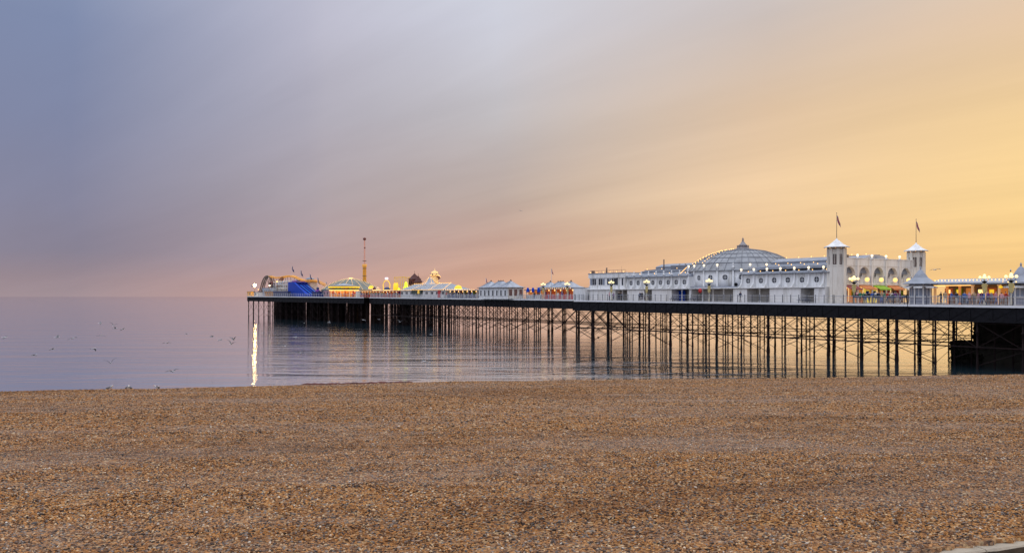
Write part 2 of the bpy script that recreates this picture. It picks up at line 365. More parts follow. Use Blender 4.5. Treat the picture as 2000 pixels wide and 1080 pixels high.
at_ = pm.attributes.new('size', 'FLOAT', 'POINT'); at_.data.foreach_set('value', P[:, 3].astype(np.float32))
rt_ = pm.attributes.new('turn', 'FLOAT_VECTOR', 'POINT'); rot = np.stack([rng.normal(0,.35,len(P)), rng.normal(0,.35,len(P)), rng.random(len(P))*6.28], 1).astype(np.float32); rt_.data.foreach_set('vector', rot.ravel())
pm.update()
peb = obj('loose_shingle', pm); peb['kind'] = 'stuff'
gt = bpy.data.node_groups.new('scatter_pebbles', 'GeometryNodeTree')
gt.interface.new_socket('Geometry', in_out='INPUT', socket_type='NodeSocketGeometry'); gt.interface.new_socket('Geometry', in_out='OUTPUT', socket_type='NodeSocketGeometry')
gi = gt.nodes.new('NodeGroupInput'); go = gt.nodes.new('NodeGroupOutput')
iop = gt.nodes.new('GeometryNodeInstanceOnPoints'); ci = gt.nodes.new('GeometryNodeCollectionInfo'); ci.inputs[0].default_value = peb_col; ci.inputs['Separate Children'].default_value = True
na = gt.nodes.new('GeometryNodeInputNamedAttribute'); na.data_type = 'FLOAT'; na.inputs[0].default_value = 'size'
nb = gt.nodes.new('GeometryNodeInputNamedAttribute'); nb.data_type = 'FLOAT_VECTOR'; nb.inputs[0].default_value = 'turn'
gl_ = gt.links.new
gl_(gi.outputs[0], iop.inputs['Points']); gl_(ci.outputs[0], iop.inputs['Instance']); iop.inputs['Pick Instance'].default_value = True
gl_(nb.outputs[0], iop.inputs['Rotation']); gl_(na.outputs[0], iop.inputs['Scale']); gl_(iop.outputs[0], go.inputs[0])
md = peb.modifiers.new('scatter', 'NODES'); md.node_group = gt

# seaweed left along the crest by the tide
mb = MB()
for i in range(260):
    px = random.uniform(600, 800); X = (px-1000)/FP*48.6; X += random.uniform(-.1,.1); Y = crest(X)+random.uniform(.1,.7)
    w = random.uniform(.12,.3); zz_ = beach_z(X, Y)
    mb.ball((X, Y, zz_+.05), w, 6, 0, .42)
sw = obj('seaweed_strandline', mb.mesh('seaweed_strandline', mat('red_seaweed', (.10,.020,.014), .7, .3, 2))); sw['kind'] = 'stuff'

# low concrete wall in the near corner
def kerb():
    o = bpy.data.objects.new('concrete_wall', None); C.objects.link(o); o.location = (KP.x-KN.x*.2, KP.y-KN.y*.2, 5.2)
    o.rotation_euler = (0,0,math.atan2(KD.y, KD.x))
    tag(o, 'low concrete wall with pale light-catching top beside the shingle, cut off by the picture corner', 'wall')
    x = -6.45+2.0*0
    k = 0; x = .95-2.1*4
    while x < 12:
        m_ = MB(); a, b = x+.008, x+2.1-.008
        n_ = 14; vs = []; 
        for j in range(n_+1):
            u = a+(b-a)*j/n_; ch = .022+.012*noise.noise((u*3,0,0)); e = .010*noise.noise((u*5,3,0))
            for (yy, zz2) in ((-.0+e,0),(-.0+e,.80-ch),(ch+e,.80+.006*noise.noise((u*4,7,0))),(.20-ch,.80+.006*noise.noise((u*4,9,0))),(.205+e,.80-ch*1.6),(.205+e,0)): vs.append((u,yy,zz2))
        for j in range(n_):
            for q in range(5):
                f = (j*6+q, j*6+q+1, (j+1)*6+q+1, (j+1)*6+q)
                m_.add([vs[i] for i in f], [(0,1,2,3)], 1 if q == 0 else 0)
        m_.add(vs[:6], [(0,1,2,3,4,5)], 0); m_.add(vs[-6:], [(5,4,3,2,1,0)], 0)
        obj('concrete_block', m_.mesh('concrete_block', [KERB, KERBD]), o)
        x += 2.1
kerb()
print("T beach done")

# ---------------------------------------------------------------- the pier: deck, girders, piles, braces
pier = thing('pier', 'long iron seaside pier on dark slender piles running out over the calm sea', 'pier', 0, 0, z=0.0)
NS = 11.0     # set-back of the narrow neck's near edge
PAV0 = 232.0  # where the wide part that carries the pavilion begins
def slab(poly, z0off, z1off, m, name):
    mb = MB(); n = len(poly)
    vs = [(s,t,D(s)+z0off) for s,t in poly]+[(s,t,D(s)+z1off) for s,t in poly]
    mb.add(vs, [(i,(i+1)%n,n+(i+1)%n,n+i) for i in range(n)]+[tuple(range(n))[::-1], tuple(range(n,2*n))])
    return obj(name, mb, pier, mats=m)
head_poly = [(0,0),(104,9.0),(104,27),(96,38),(0,52)]
neck_poly = [(104.01,NS),(PAV0-.01,NS),(PAV0-.01,25),(104.01,25)]
pav_poly = [(PAV0,0),(345,0),(345,32),(PAV0,32)]
for p in (head_poly, neck_poly, pav_poly): slab(p, -.22, 0, PLANK, 'deck')
def edge_line(a, b, name='deck_edge', m=EDGE, h0=-.26, h1=.03, w=.14, o=-.143):
    """a strip along the near edge from (s,t) a to b"""
    mb = MB(); (s0,t0),(s1,t1) = a, b
    dv = Vector((s1-s0, t1-t0)).normalized(); nn = Vector((dv.y, -dv.x))
    P4 = [Vector(a)+nn*(-o), Vector(b)+nn*(-o), Vector(b)+nn*(-o-w), Vector(a)+nn*(-o-w)]
    mb.add([(p.x,p.y,D(p.x)+h0) for p in P4]+[(p.x,p.y,D(p.x)+h1) for p in P4], [(0,1,5,4),(1,2,6,5),(2,3,7,6),(3,0,4,7),(0,3,2,1),(4,5,6,7)])
    return obj(name, mb, pier, mats=m)
edge_line((0,0),(104,9)); edge_line((0.0,52),(-.001,0.001)); edge_line((104.02,NS),(PAV0-4,NS)); edge_line((PAV0+.5,0),(345,0))
def girder(a, b, dep=1.65, n=1):
    mb = MB(); (s0,t0),(s1,t1) = a, b; ln = math.hypot(s1-s0, t1-t0); k = max(1, int(ln/2.75)); dv = Vector((s1-s0,t1-t0))/ln; nn = Vector((dv.y,-dv.x))
    def bar(u0, u1, w0, w1, za, zb):
        P4 = [Vector(a)+dv*u+nn*w for u,w in ((u0,w0),(u1,w0),(u1,w1),(u0,w1))]
        mb.add([(p.x,p.y,D(p.x)+za) for p in P4]+[(p.x,p.y,D(p.x)+zb) for p in P4], [(0,1,5,4),(1,2,6,5),(2,3,7,6),(3,0,4,7),(0,3,2,1),(4,5,6,7)])
    bar(0, ln, -.10, -.04, -.27-dep, -.265)                                    # web
    bar(0, ln, -.22, .06, -.44-dep, -.275-dep)                                 # lower flange
    for i in range(k+1):
        u = ln*i/k; bar(max(0,u-.05), min(ln,u+.05), -.035, .05, -.27-dep, -.27)
        if i < k:                                                             # crossed lattice bars standing proud of the web
            for sg in (0, 1):
                for j in (0,):
                    u0 = ln*i/k; u1 = ln*(i+1)/k; za, zb = (-.35-dep+.15, -.35) if sg else (-.35, -.35-dep+.15)
                    p0 = Vector(a)+dv*u0+nn*(.0+.012*sg); p1 = Vector(a)+dv*u1+nn*(.0+.012*sg)
                    mb.tube([(p0.x,p0.y,D(p0.x)+za),(p1.x,p1.y,D(p1.x)+zb)], .035, 4, smooth=False, caps=False)
    return obj('girder', mb, pier, mats=IRON)
for a, b in (((0,0),(104,9)),((104.05,NS),(PAV0,NS)),((PAV0,0),(345,0)),((0,52),(0,0)),((PAV0,NS-.3),(PAV0,0)),((PAV0,25),(104,25)),((345,32),(PAV0,32)),((96,38),(0,52))): girder(a, b)
mb = MB()                                                                     # joists and cross girders below the planks
for i in range(26):
    s = 2+i*4.1
    if s < 100: mb.box(s-.12, s+.12, .3+s*.087, 50-s*.14, D(s)-1.9, D(s)-.225)
for i in range(24): s = 106+i*5.4; mb.box(s-.12, s+.12, NS+.3, 24.7, D(s)-1.8, D(s)-.225)
for i in range(21): s = PAV0+1+i*5.5; mb.box(s-.12, s+.12, .3, 31.7, D(s)-1.9, D(s)-.225)
for t in (5.5, 13, 20, 26): mb.box(PAV0+.1, 344.9, t-.1, t+.1, D(345)-1.6, D(345)-.23)
obj('cross_girders', mb, pier, mats=IRON, kind='stuff')

def pile_mesh(r, h):
    mb = MB(); prof = [(r*1.15,-2.0),(r*1.1,0.0),(r*1.35,.35),(r*1.25,.9),(r,1.3)]
    for zf in (2.62, h*.72): prof += [(r,zf-.10),(r*1.7,zf-.09),(r*1.7,zf+.09),(r,zf+.10)]
    prof += [(r,h-.35),(r*1.8,h-.1),(r*1.9,h+.15)]
    mb.lathe(0,0,prof,8); return mb.mesh('pile', [RUST])
PM = {'thin': pile_mesh(.105,6.0), 'mid': pile_mesh(.125,6.35), 'thick': pile_mesh(.21,6.15), 'far': pile_mesh(.17,6.9)}
cols_pav = [PAV0+.9+5.5*i for i in range(20)]
rows_pav = [.35, 4.4, 8.6, 15.0, 23.5, 31.2]
rows_neck = [NS+.3, 15.6, 20.2, 24.7]
cols_neck = [106.5+5.6*i for i in range(23)]
npile = 0
for i, s in enumerate(cols_pav):
    for j, t in enumerate(rows_pav):
        jit = random.uniform(-.25,.25)
        obj('pile', PM['thick'] if (j == 0 and i % 4 == 1) or (j == 3 and i % 6 == 3) else PM['thin'] if j else PM['mid'], pier, (s+jit*(j>0), t, 0)); npile += 1
for s in cols_neck:
    for t in rows_neck:
        obj('pile', PM['mid'], pier, (s+random.uniform(-.2,.2), t, 0)); npile += 1
heads = []
for i in range(19):
    s = .6+5.6*i
    for j in range(7):
        t0 = .35+s*.087; t1 = 51-s*.14; heads.append((s, t0+(t1-t0)*j/6))
heads.sort(key=lambda p: p[1]-p[0]*.05)
extra = MB()
for k, (s, t) in enumerate(heads):
    if npile < 298: obj('pile', PM['far'], pier, (s, t, 0)); npile += 1
    else: extra.tube([(s,t,-1),(s,t,7.1)], .2, 6)
for i in range(26):                                                          # the head also stands on close groups of timber piles
    s = random.uniform(2,100); t = random.uniform(2+s*.09, 45-s*.14)
    for k in range(4): extra.tube([(s+.6*(k%2)-.3,t+.6*(k//2)-.3,-1),(s+.5*(k%2)-.25,t+.5*(k//2)-.25,7.1)], .22, 6)
for (px0, px1) in ((527,566),(598,604),(637,646),(756,765),(775,781),(792,800),(818,826),(846,852)):
    s0, s1 = S(px0, 12), S(px1, 12)
    if s1 > 100: t0 = NS+3
    else: t0 = 14
    n_ = max(1, int((s1-s0)/1.1))
    for k in range(n_+1):
        u = s0+(s1-s0)*k/n_
        for q in range(3): extra.tube([(u+random.uniform(-.3,.3), t0+q*2.0, -1),(u, t0+q*2.0, 7.0)], .24, 6)
for i in range(190):
    s = random.uniform(1,103); t = random.uniform(1+s*.09, 47-s*.14); extra.tube([(s,t,-1),(s+random.uniform(-.3,.3),t,7.1)], random.uniform(.09,.15), 5)
for i in range(90):
    s = random.uniform(1,97); t = random.uniform(1+s*.09, 40-s*.14); za, zb = random.choice(((.6,3.0),(3.0,6.8),(6.8,3.0),(3.0,.6))); extra.tube([(s,t,za),(s+5.6,t,zb)], .06, 4)
obj('timber_pile_clusters', extra, pier, mats=RUST, kind='stuff')

rods = []; beams = []
def bay(p, q, hi, lo=.35, mid=2.62, full=1.0):
    """crossed rods between two neighbouring piles, upper and lower tier"""
    (s0,t0),(s1,t1) = p, q
    rods.append(((s0,t0,hi),(s1,t1,mid))); rods.append(((s0,t0,mid),(s1,t1,hi)))
    r = random.random()
    if r < .55*full: rods.append(((s0,t0,mid-.3),(s1,t1,lo)))
    if r > .25: rods.append(((s0,t0,lo),(s1,t1,mid-.3)) if random.random() < .6 else ((s0+(s1-s0)*.5,t0+(t1-t0)*.5,1.3),(s1,t1,mid-.3)))
for j, t in enumerate(rows_pav):
    if j in (1, 4): continue
    for a, b in zip(cols_pav, cols_pav[1:]): bay((a,t),(b,t), D(a)-2.2)
for i, s in enumerate(cols_pav):
    for a, b in zip(rows_pav, rows_pav[1:]):
        if b < 9 and i % 2 == 0: bay((s,a),(s,b), D(s)-2.3)
npav = len(rods)
for t in (rows_neck[0], rows_neck[1], rows_neck[3]):
    for a, b in zip(cols_neck[::-1][1:], cols_neck[::-1]): bay((a,t),(b,t), D(a)-2.2)
for s in cols_neck:
    for a, b in zip(rows_neck, rows_neck[1:]): bay((s,a),(s,b), D(s)-2.3)
for k in range(14):
    a = .6+5.6*k; bay((a,.35+a*.087),(a+5.6,.35+(a+5.6)*.087), D(a)-2.2)
near = rods[:npav]; near.sort(key=lambda r: -(r[0][0]-1.2*r[0][1]))
rest = MB()
for k, (p, q) in enumerate(near+rods[npav:]):
    if k < 296:
        m_ = MB(); m_.tube([p, q], .048 if max(p[1],q[1]) < 1 else .034, 4, smooth=False, caps=False); obj('brace_rod', m_, pier, mats=RUST)
    else: rest.tube([p, q], .046, 4, smooth=False, caps=False)
obj('brace_rods_beyond', rest, pier, mats=RUST, kind='stuff')
for j, t in enumerate(rows_pav):
    m_ = MB(); m_.tube([(PAV0+.5,t,2.70),(337,t,2.66)], .095, 6)
    if j == 0: m_.tube([(PAV0+.5,t,D(240)-2.35),(337,t,D(337)-2.25)], .05, 6)
    if j in (0,2,5): obj('tie_beam', m_, pier, mats=RUST)
for i, s in enumerate(cols_pav[::3]):
    m_ = MB(); m_.tube([(s,.3,2.45),(s,31.3,2.45)], .07, 6); obj('tie_beam', m_, pier, mats=RUST)
for t in rows_neck:
    m_ = MB(); m_.tube([(105,t,2.8),(PAV0,t,2.75)], .085, 6); obj('tie_beam', m_, pier, mats=RUST)
m_ = MB()
for k in range(70):                                                           # weed and snagged debris on the low braces
    p, q = random.choice(rods[:npav+250]); 
    if min(p[2], q[2]) > 2: continue
    f = random.uniform(.15,.6); c = Vector(p).lerp(Vector(q), f if p[2] < q[2] else 1-f)
    for g in range(3): m_.ball((c.x+random.uniform(-.15,.15), c.y+random.uniform(-.1,.1), c.z+random.uniform(-.25,.15)), random.uniform(.07,.17), 6, 0, 1.4)
obj('snagged_weed', m_, pier, mats=WEED, kind='stuff')
for (px, py) in ((1953,607),(1971,609),(1968,617),(1944,609),(1976,608)):    # small lamps under the deck
    s = S(px, 12); m_ = MB(); m_.ball((s, 12, Z(py, s, 12)), .07, 6); m_.tube([(s,12,Z(py,s,12)),(s,12,D(s)-.2)], .02, 4); 
    obj('underdeck_lamp', m_, pier, mats=[BULB])

# concrete landing under the shore end
g = thing('concrete_landing', 'dark weed-covered concrete landing block below the shore end of the pier', 'wall', 306, 15, z=0)
mb = MB(); s0 = S(1902, 14)-306
mb.prism([(s0,-1),(s0,4.2),(s0+.25,6.0),(s0+.1,6.9),(34,6.9),(34,-1)], 'y', -1, 9); obj('upper_block', mb, g, mats=CONC)
mb = MB(); s1 = S(1862, 12)-306
bm_prof = [(s1+.8,-1),(s1+.35,.5),(s1-.1,1.3),(s1+.1,2.1),(s1+.5,2.55),(s0+.2,2.62),(34,2.62),(34,-1)]
mb.prism(bm_prof, 'y', -3.2, -1.02); obj('lower_step', mb, g, mats=CONC)
mb = MB()
for k in range(420):
    u = s1+random.uniform(-.1,.7) if k % 3 else random.uniform(s1, s0+3); zc = random.uniform(.1,2.6)
    mb.ball((u, random.uniform(-3.35,-3.1) if k % 2 else random.uniform(-3.2,-1.2), zc if k % 2 or k % 3 else 2.62), random.uniform(.08,.24), 6, 0, 1.2)
for k in range(46):
    mb.ball((s1+random.uniform(-.25,.35), random.uniform(-3.4,-1.4), random.uniform(.3,2.5)), random.uniform(.22,.42), 7, 0, .8)
    mb.ball((random.uniform(s1,s0+.3), random.uniform(-3.2,-1.4), 2.6), random.uniform(.10,.26), 6, 0, .7)
for k in range(16): mb.ball((s0+random.uniform(-.1,.15), random.uniform(-1.2,-.6), 2.7+4.0*(k/16)), random.uniform(.12,.25), 6, 0, 1.1)
for k in range(60):
    u_ = random.uniform(s1-.1, s0+2.5); y_ = random.uniform(-3.6,-3.2); mb.tube([(u_,y_,random.uniform(.4,1.4)),(u_-random.uniform(-.1,.5),y_-.3,random.uniform(-.1,.3))], .03, 4)
mb.box(s1-.9, s1+.2, -2.6, -2.3, 1.55, 1.8)
obj('weed_growth', mb, g, mats=WEED, kind='stuff')

# ---------------------------------------------------------------- railings
def railing(name_label, a, b, step, px_h=1.15, posts=RAILD, fill=True, group='railings along the near edge of the pier'):
    (s0,t0),(s1,t1) = a, b; ln = math.hypot(s1-s0,t1-t0); o = thing('railing', name_label, 'railing', s0, t0, group, rz=math.atan2(t1-t0, s1-s0))
    k = max(1, round(ln/step)); sl = (D(s1)-D(s0))/ln
    pmh = MB(); pmh.tube([(0,0,.033),(0,0,px_h)], .052, 6); pmh.ball((0,0,px_h+.05), .07, 6); me = pmh.mesh('post', [posts])
    for i in range(k+1): obj('post', me, o, (ln*i/k, 0, sl*ln*i/k))
    for zh, r in ((px_h-.06,.035),(px_h*.55,.018),(.14,.022)):
        m_ = MB(); m_.tube([(0,0,zh),(ln,0,zh+sl*ln)], r, 6); obj('rail', m_, o, mats=RAILW)
    if fill:
        m_ = MB(); n_ = int(ln/.17)
        for i in range(n_):
            u = ln*(i+.5)/n_; z0_ = sl*u
            m_.add([(u-.009,-.009,z0_+.15),(u+.009,-.009,z0_+.15),(u+.009,.009,z0_+.15),(u-.009,.009,z0_+.15),(u-.009,-.009,z0_+px_h-.08),(u+.009,-.009,z0_+px_h-.08),(u+.009,.009,z0_+px_h-.08),(u-.009,.009,z0_+px_h-.08)],[(0,1,5,4),(1,2,6,5),(2,3,7,6),(3,0,4,7)])
        obj('balusters', m_, o, mats=RAILW, kind='stuff')
    return o
T_ = .06
railing('thin railing with navy posts before the domed white pavilion', (PAV0+.6,T_), (294.5,T_), 1.5, fill=False)
railing('railing with navy posts before the lit stalls beside the pavilion tower at the shore end', (294.7,T_), (345,T_), 1.55)
railing('short railing turning back where the pier widens left of the white pavilion', (PAV0+.4,NS-.3), (PAV0+.4,T_+.3), 1.6)
sk0, sk1 = S(935, 9.4), S(992, 9.4)
railing('pale railing between the three-roofed white shelter and the pavilion', (sk1+1.6,NS+.06), (PAV0-.3,NS+.06), 1.7, posts=RAILW)
railing('pale railing of the narrow deck between the dome and the three-roofed shelter', (104.5,NS+.06), (sk0-.3,NS+.06), 2.0, posts=RAILW)
railing('pale railing round the seaward end with the rides behind it', (.1,T_), (103.5,9.0), 2.0, posts=RAILW, fill=False)

# ---------------------------------------------------------------- domed pavilion
def oculus_meshes(r=.47):
    f = MB(); n = 14
    ring = []
    for j in range(n):
        a = 2*math.pi*j/n
        for rr, yy in ((r*1.22,-.05),(r*1.22,.0),(r,.0),(r,-.05)): ring.append((rr*math.cos(a), yy, rr*math.sin(a)))
    f.add(ring, [(j*4+q, j*4+(q+1)%4, ((j+1)%n)*4+(q+1)%4, ((j+1)%n)*4+q) for j in range(n) for q in range(4)])
    f.box(-r,r,-.035,-.005,-.025,.025); f.box(-.025,.025,-.036,-.006,-r,r)
    p = MB(); p.add([(r*1.02*math.cos(2*math.pi*j/n), -.012, r*1.02*math.sin(2*math.pi*j/n)) for j in range(n)], [tuple(range(n))])
    return f.mesh('window', WHITE), p.mesh('pane', GLASSD)
OCF, OCP = oculus_meshes()
def oculus(parent, s, t, z, rz=0, label=None):
    w = obj('window', OCF, parent, (s,t,z), rz, label=label); obj('pane', OCP, w); return w
bulb_me = MB(); bulb_me.ball((0,0,0), .085, 6); bulb_me = bulb_me.mesh('bulb', BULB)
glb = MB(); glb.ball((0,0,0), .20, 10); GLB_ON = glb.mesh('globe_lamp', GLOBEW); GLB_OFF = glb.mesh('globe_lamp', UNLIT)
ped = MB(); ped.lathe(0,0,[(.13,-.6),(.13,-.35),(.24,-.28),(.26,-.2),(.12,-.12),(.10,0)],8); PED = ped.mesh('lamp_pedestal', WHITE)
unl = MB(); unl.lathe(0,0,[(.16,-.6),(.14,-.3),(.26,-.22),(.24,-.12),(.11,-.04),(.10,.12),(.16,.26),(.08,.42),(.01,.6)],8); FIN = unl.mesh('finial', WHITE)

PS0 = S(1150, 4.4)                 # left end of the annexe
PS1 = S(1226, 5.2); PS2 = S(1345, 5.2); PS3 = S(1448, 5.2); PS4 = S(1622, 5.2)
DC_T = 16.0; DC_S = S(1451, DC_T); DR = 9.9
pv = thing('pavilion', 'long white amusement pavilion with a shallow grey ribbed dome and rows of round windows', 'pavilion', PS0, 0, z=0)
def q_(s): return s-PS0
SM = (PS0+PS4)/2; DZ = D(SM)       # the pavilion floor is level
def pbox(name, s0, s1, t0, t1, z0, z1, m, label=None):
    b_ = MB(); b_.box(q_(s0), q_(s1), t0, t1, z0, z1); return obj(name, b_, pv, mats=m, label=label)
LZ = 10.42                          # ledge above the ground floor
# ground floor: solid bays and open recesses, back wall behind
opens = [(1202,1225),(1258,1273),(1312,1346),(1350,1432),(1459,1503),(1564,1590)]
cuts = [(S(a, 3.9), S(b, 3.9)) for a, b in opens]
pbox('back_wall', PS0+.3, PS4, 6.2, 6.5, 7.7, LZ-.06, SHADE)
x0 = PS0
for a, b in cuts+[(PS4, None)]:
    k = max(1, round((a-x0)/2.6))
    for i in range(k):
        u0, u1 = x0+(a-x0)*i/k, x0+(a-x0)*(i+1)/k
        pbox('wall_panel', u0+.012, u1-.012, 3.9, 6.2, D(u0)-.02, LZ-.08, WHITE)
    x0 = b
for a, b in cuts:
    n_ = max(0, int((b-a)/3.2))
    for i in range(n_):
        u = a+(b-a)*(i+1)/(n_+1); m_ = MB(); m_.lathe(q_(u), 4.3, [(.17,D(u)),(.17,D(u)+.2),(.10,D(u)+.25),(.09,LZ-.5),(.2,LZ-.25),(.2,LZ-.09)], 8); obj('column', m_, pv, mats=WHITE)
pbox('ledge', PS0+.02, PS4, 3.62, 6.6, LZ-.08, LZ+.08, WHITE)
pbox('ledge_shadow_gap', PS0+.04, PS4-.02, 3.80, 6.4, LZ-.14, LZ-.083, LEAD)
# annexe on the left
pbox('annexe_wall', PS0, PS1-.02, 4.4, 13, LZ+.085, 11.15, WHITE); pbox('annexe_wall', PS0+.35, PS1-.02, 4.5, 12.6, 11.15, 12.75, WHITE)
pbox('annexe_parapet', PS0, PS1-.02, 4.3, 13, 12.76, 13.62, WHITE); pbox('parapet_coping', PS0-.05, PS1-.02, 4.2, 13.1, 13.63, 13.76, LEAD)
pbox('window_band_frame', PS0+.3, PS0+8.9, 4.42, 4.495, 11.17, 12.74, WHITE)
n_ = 12
for i in range(n_):
    u0 = PS0+.5+i*.69
    if i in (3, 7): continue
    pbox('window_pane', u0, u0+.56, 4.39, 4.415, 11.35, 12.6, GLASSD if i % 3 else GLASSL)
pbox('window_pane', PS1-2.9, PS1-2.2, 4.41, 4.495, 11.3, 12.65, GLASSD); pbox('window_pane', PS1-.9, PS1-.55, 4.41, 4.495, 11.2, 12.6, GLASSD)
mb = MB()                                           # roof rail and small roof clutter of the annexe
for i in range(10): u = PS0+.3+i*1.25; mb.tube([(q_(u),4.6,13.76),(q_(u),4.6,14.3)], .025, 4)
mb.tube([(.2,4.6,14.28),(q_(PS1),4.6,14.28)], .03, 4); mb.tube([(q_(PS0+3.9),6,13.76),(q_(PS0+3.9),6,14.9)], .16, 6); mb.tube([(q_(PS0+6.2),8,13.7),(q_(PS0+6.2),8,15.2)], .02, 4)
mb.box(.1,.5,5,5.6,13.76,14.35)
obj('roof_rail', mb, pv, mats=BROWN)
# wings: wall, oculi, pilasters with curved fins, stepped roofs
def fin_mesh():
    b_ = MB(); prof = [(5.2,12.7),(4.98,12.7),(4.95,12.0)]
    for k in range(7):
        a = k/6; prof.append((4.95-.95*(1-math.sqrt(max(0,1-a*a))) , 12.0-1.5*a))
    prof.append((5.2,10.5)); b_.prism(prof, 'x', -.13, .13); return b_.mesh('buttress', WHITE)
FINM = fin_mesh()
def wing_roof(s0, s1, name, zt=0.0):
    b_ = MB()
    prof = [(4.72,12.62+zt),(4.72,12.70+zt),(8.6,13.62+zt),(8.62,13.95+zt),(12.6,14.5+zt),(12.62,14.95+zt),(14.2,15.45+zt),(16,15.62+zt),(17.8,15.45+zt),(19.4,14.95+zt),(19.42,14.5+zt),(23.4,13.95+zt),(23.42,13.6+zt),(27.4,12.6+zt)]
    b_.prism(prof, 'x', q_(s0), q_(s1)); o = obj(name, b_, pv, mats=LEAD)
    r = MB(); k = int((s1-s0)/.62)
    for i in range(1, k):
        u = q_(s0+(s1-s0)*i/k)
        for (a, b) in (((4.70,12.72),(8.58,13.64)),((8.64,13.97),(12.58,14.52))): r.tube([(u,a[0],a[1]+zt),(u,b[0],b[1]+zt)], .03, 4, caps=False)
    obj('roof_batten', r, o, mats=LEADL, kind='stuff')
    r = MB()
    for (t, z) in ((4.69,12.68),(8.60,13.80),(12.61,14.74)): r.box(q_(s0),q_(s1),t-.05,t-.012,z-.06+zt,z+.08+zt)
    obj('roof_rib', r, o, mats=RIB)
    return o
def wing(s0, s1, nbay, skip_first=False, lit=True):
    pbox('wall', s0, s1, 5.2, 26.5, LZ+.085, 12.66, WHITE)
    ext = (s1-s0)/nbay
    for i in range(nbay+1):
        u = s0+ext*i
        obj('buttress', FINM, pv, (q_(u) if i else q_(u)+.14, 0, 0))
        if lit: obj('lamp_pedestal', PED, pv, (q_(u), 5.0, 13.32)); obj('globe_lamp', GLB_ON, pv, (q_(u), 5.0, 13.5))
        else: obj('finial', FIN, pv, (q_(u), 5.0, 13.3))
        if i < nbay:
            oculus(pv, q_(u+ext*.5), 5.19, 11.62)
            b_ = MB()
            for (a, b, c, d) in ((u+.22,u+.27,10.75,12.5),(u+ext-.27,u+ext-.22,10.75,12.5)): b_.box(q_(a),q_(b),5.165,5.198,c,d)
            b_.box(q_(u+.22),q_(u+ext-.22),5.165,5.198,12.44,12.5); b_.box(q_(u+.22),q_(u+ext-.22),5.165,5.198,10.75,10.81)
            obj('wall_moulding', b_, pv, mats=WHITE)
wing(PS1, PS2, 8, lit=False)
wing(PS3+.15, PS4-1.1, 6)
pbox('wall', PS4-1.1, PS4, 5.2, 26.5, LZ+.085, 12.66, WHITE)
wing_roof(PS1, PS2+.1, 'wing_roof'); wing_roof(PS3, PS4+.4, 'wing_roof')
b_ = MB(); b_.box(q_(PS1)+.1, q_(PS2), 9.5, 22, 13.6, 14.25); b_.box(q_(PS1+6), q_(PS2), 11, 21, 14.25, 15.0); obj('long_roof_lantern', b_, pv, mats=RIB)
b_ = MB(); b_.tube([(q_(PS1+4.1),11,14.2),(q_(PS1+4.1),11,16.3)], .12, 8); obj('flue_pipe', b_, pv, mats=BROWN)
# drum
b_ = MB(); b_.lathe(q_(DC_S), DC_T, [(DR,LZ+.05),(DR,13.6)], 44); obj('drum_wall', b_, pv, mats=WHITE)
b_ = MB(); b_.box(q_(PS2)-.02, q_(PS3)+.1, 5.6, 9, LZ+.081, LZ+.3); b_.box(q_(PS2), q_(PS3), 9, 26.4, LZ+.1, 12.7); obj('inner_roof', b_, pv, mats=LEAD)
for k in range(22):
    a = -90-8.2+16.4*(k-10) ; ar = R(a); c_, s_ = math.cos(ar), math.sin(ar)
    if s_ > .55: continue
    oculus(pv, q_(DC_S)+(DR+.02)*c_, DC_T+(DR+.02)*s_, 12.35, R(a+90))
    ap = R(a+8.2); cx_, cy_ = q_(DC_S)+(DR+.12)*math.cos(ap), DC_T+(DR+.12)*math.sin(ap)
    b_ = MB(); b_.box(-.16,.16,-.14,.2,LZ+.09,13.75); obj('pilaster', b_, pv, (cx_,cy_,0), R(a+8.2+90), mats=WHITE)
    if k % 5 != 2: obj('lamp_pedestal', PED, pv, (cx_,cy_,14.34)); obj('globe_lamp', GLB_ON, pv, (cx_,cy_,14.55))
    else: obj('finial', FIN, pv, (cx_,cy_,14.34))
dome_prof = [(10.3,13.62),(10.15,13.72),(9.0,14.95),(7.6,15.9),(6.0,16.68),(4.0,17.32),(1.3,17.72)]
b_ = MB(); b_.lathe(q_(DC_S), DC_T, [(DR,13.5)]+dome_prof, 44, smooth=False); dome = obj('dome', b_, pv, mats=mat('dome_lead', (.27,.285,.31), .6, .18, .8, dirt=(.16,.165,.18), bump=.2))
for r, z in dome_prof[2:6]:
    b_ = MB(); b_.lathe(q_(DC_S), DC_T, [(r-.02,z-.06),(r+.10,z-.02),(r+.08,z+.06),(r-.06,z+.05)], 44); obj('dome_ring', b_, dome, mats=RIB)
for k in range(44):
    a = 2*math.pi*k/44; b_ = MB()
    b_.tube([(q_(DC_S)+(r+.02)*math.cos(a), DC_T+(r+.02)*math.sin(a), z+.03) for r, z in dome_prof], .03 if k % 2 else .05, 4, caps=False); obj('dome_rib', b_, dome, mats=RIB)
b_ = MB(); b_.lathe(q_(DC_S), DC_T, [(1.3,17.65),(1.15,17.95),(.98,18.0),(.92,18.25),(1.05,18.3),(.58,18.65),(.26,19.1),(.15,19.25),(.25,19.38),(.10,19.5),(.20,19.62),(.05,19.8),(.03,20.0)], 12)
for k in range(8): a = 2*math.pi*k/8; b_.box(q_(DC_S)+.98*math.cos(a)-.07, q_(DC_S)+.98*math.cos(a)+.07, DC_T+.98*math.sin(a)-.07, DC_T+.98*math.sin(a)+.07, 17.95, 18.45)
obj('cupola', b_, dome, mats=mat('cupola_lead', (.26,.24,.25), .5, .2, 2))
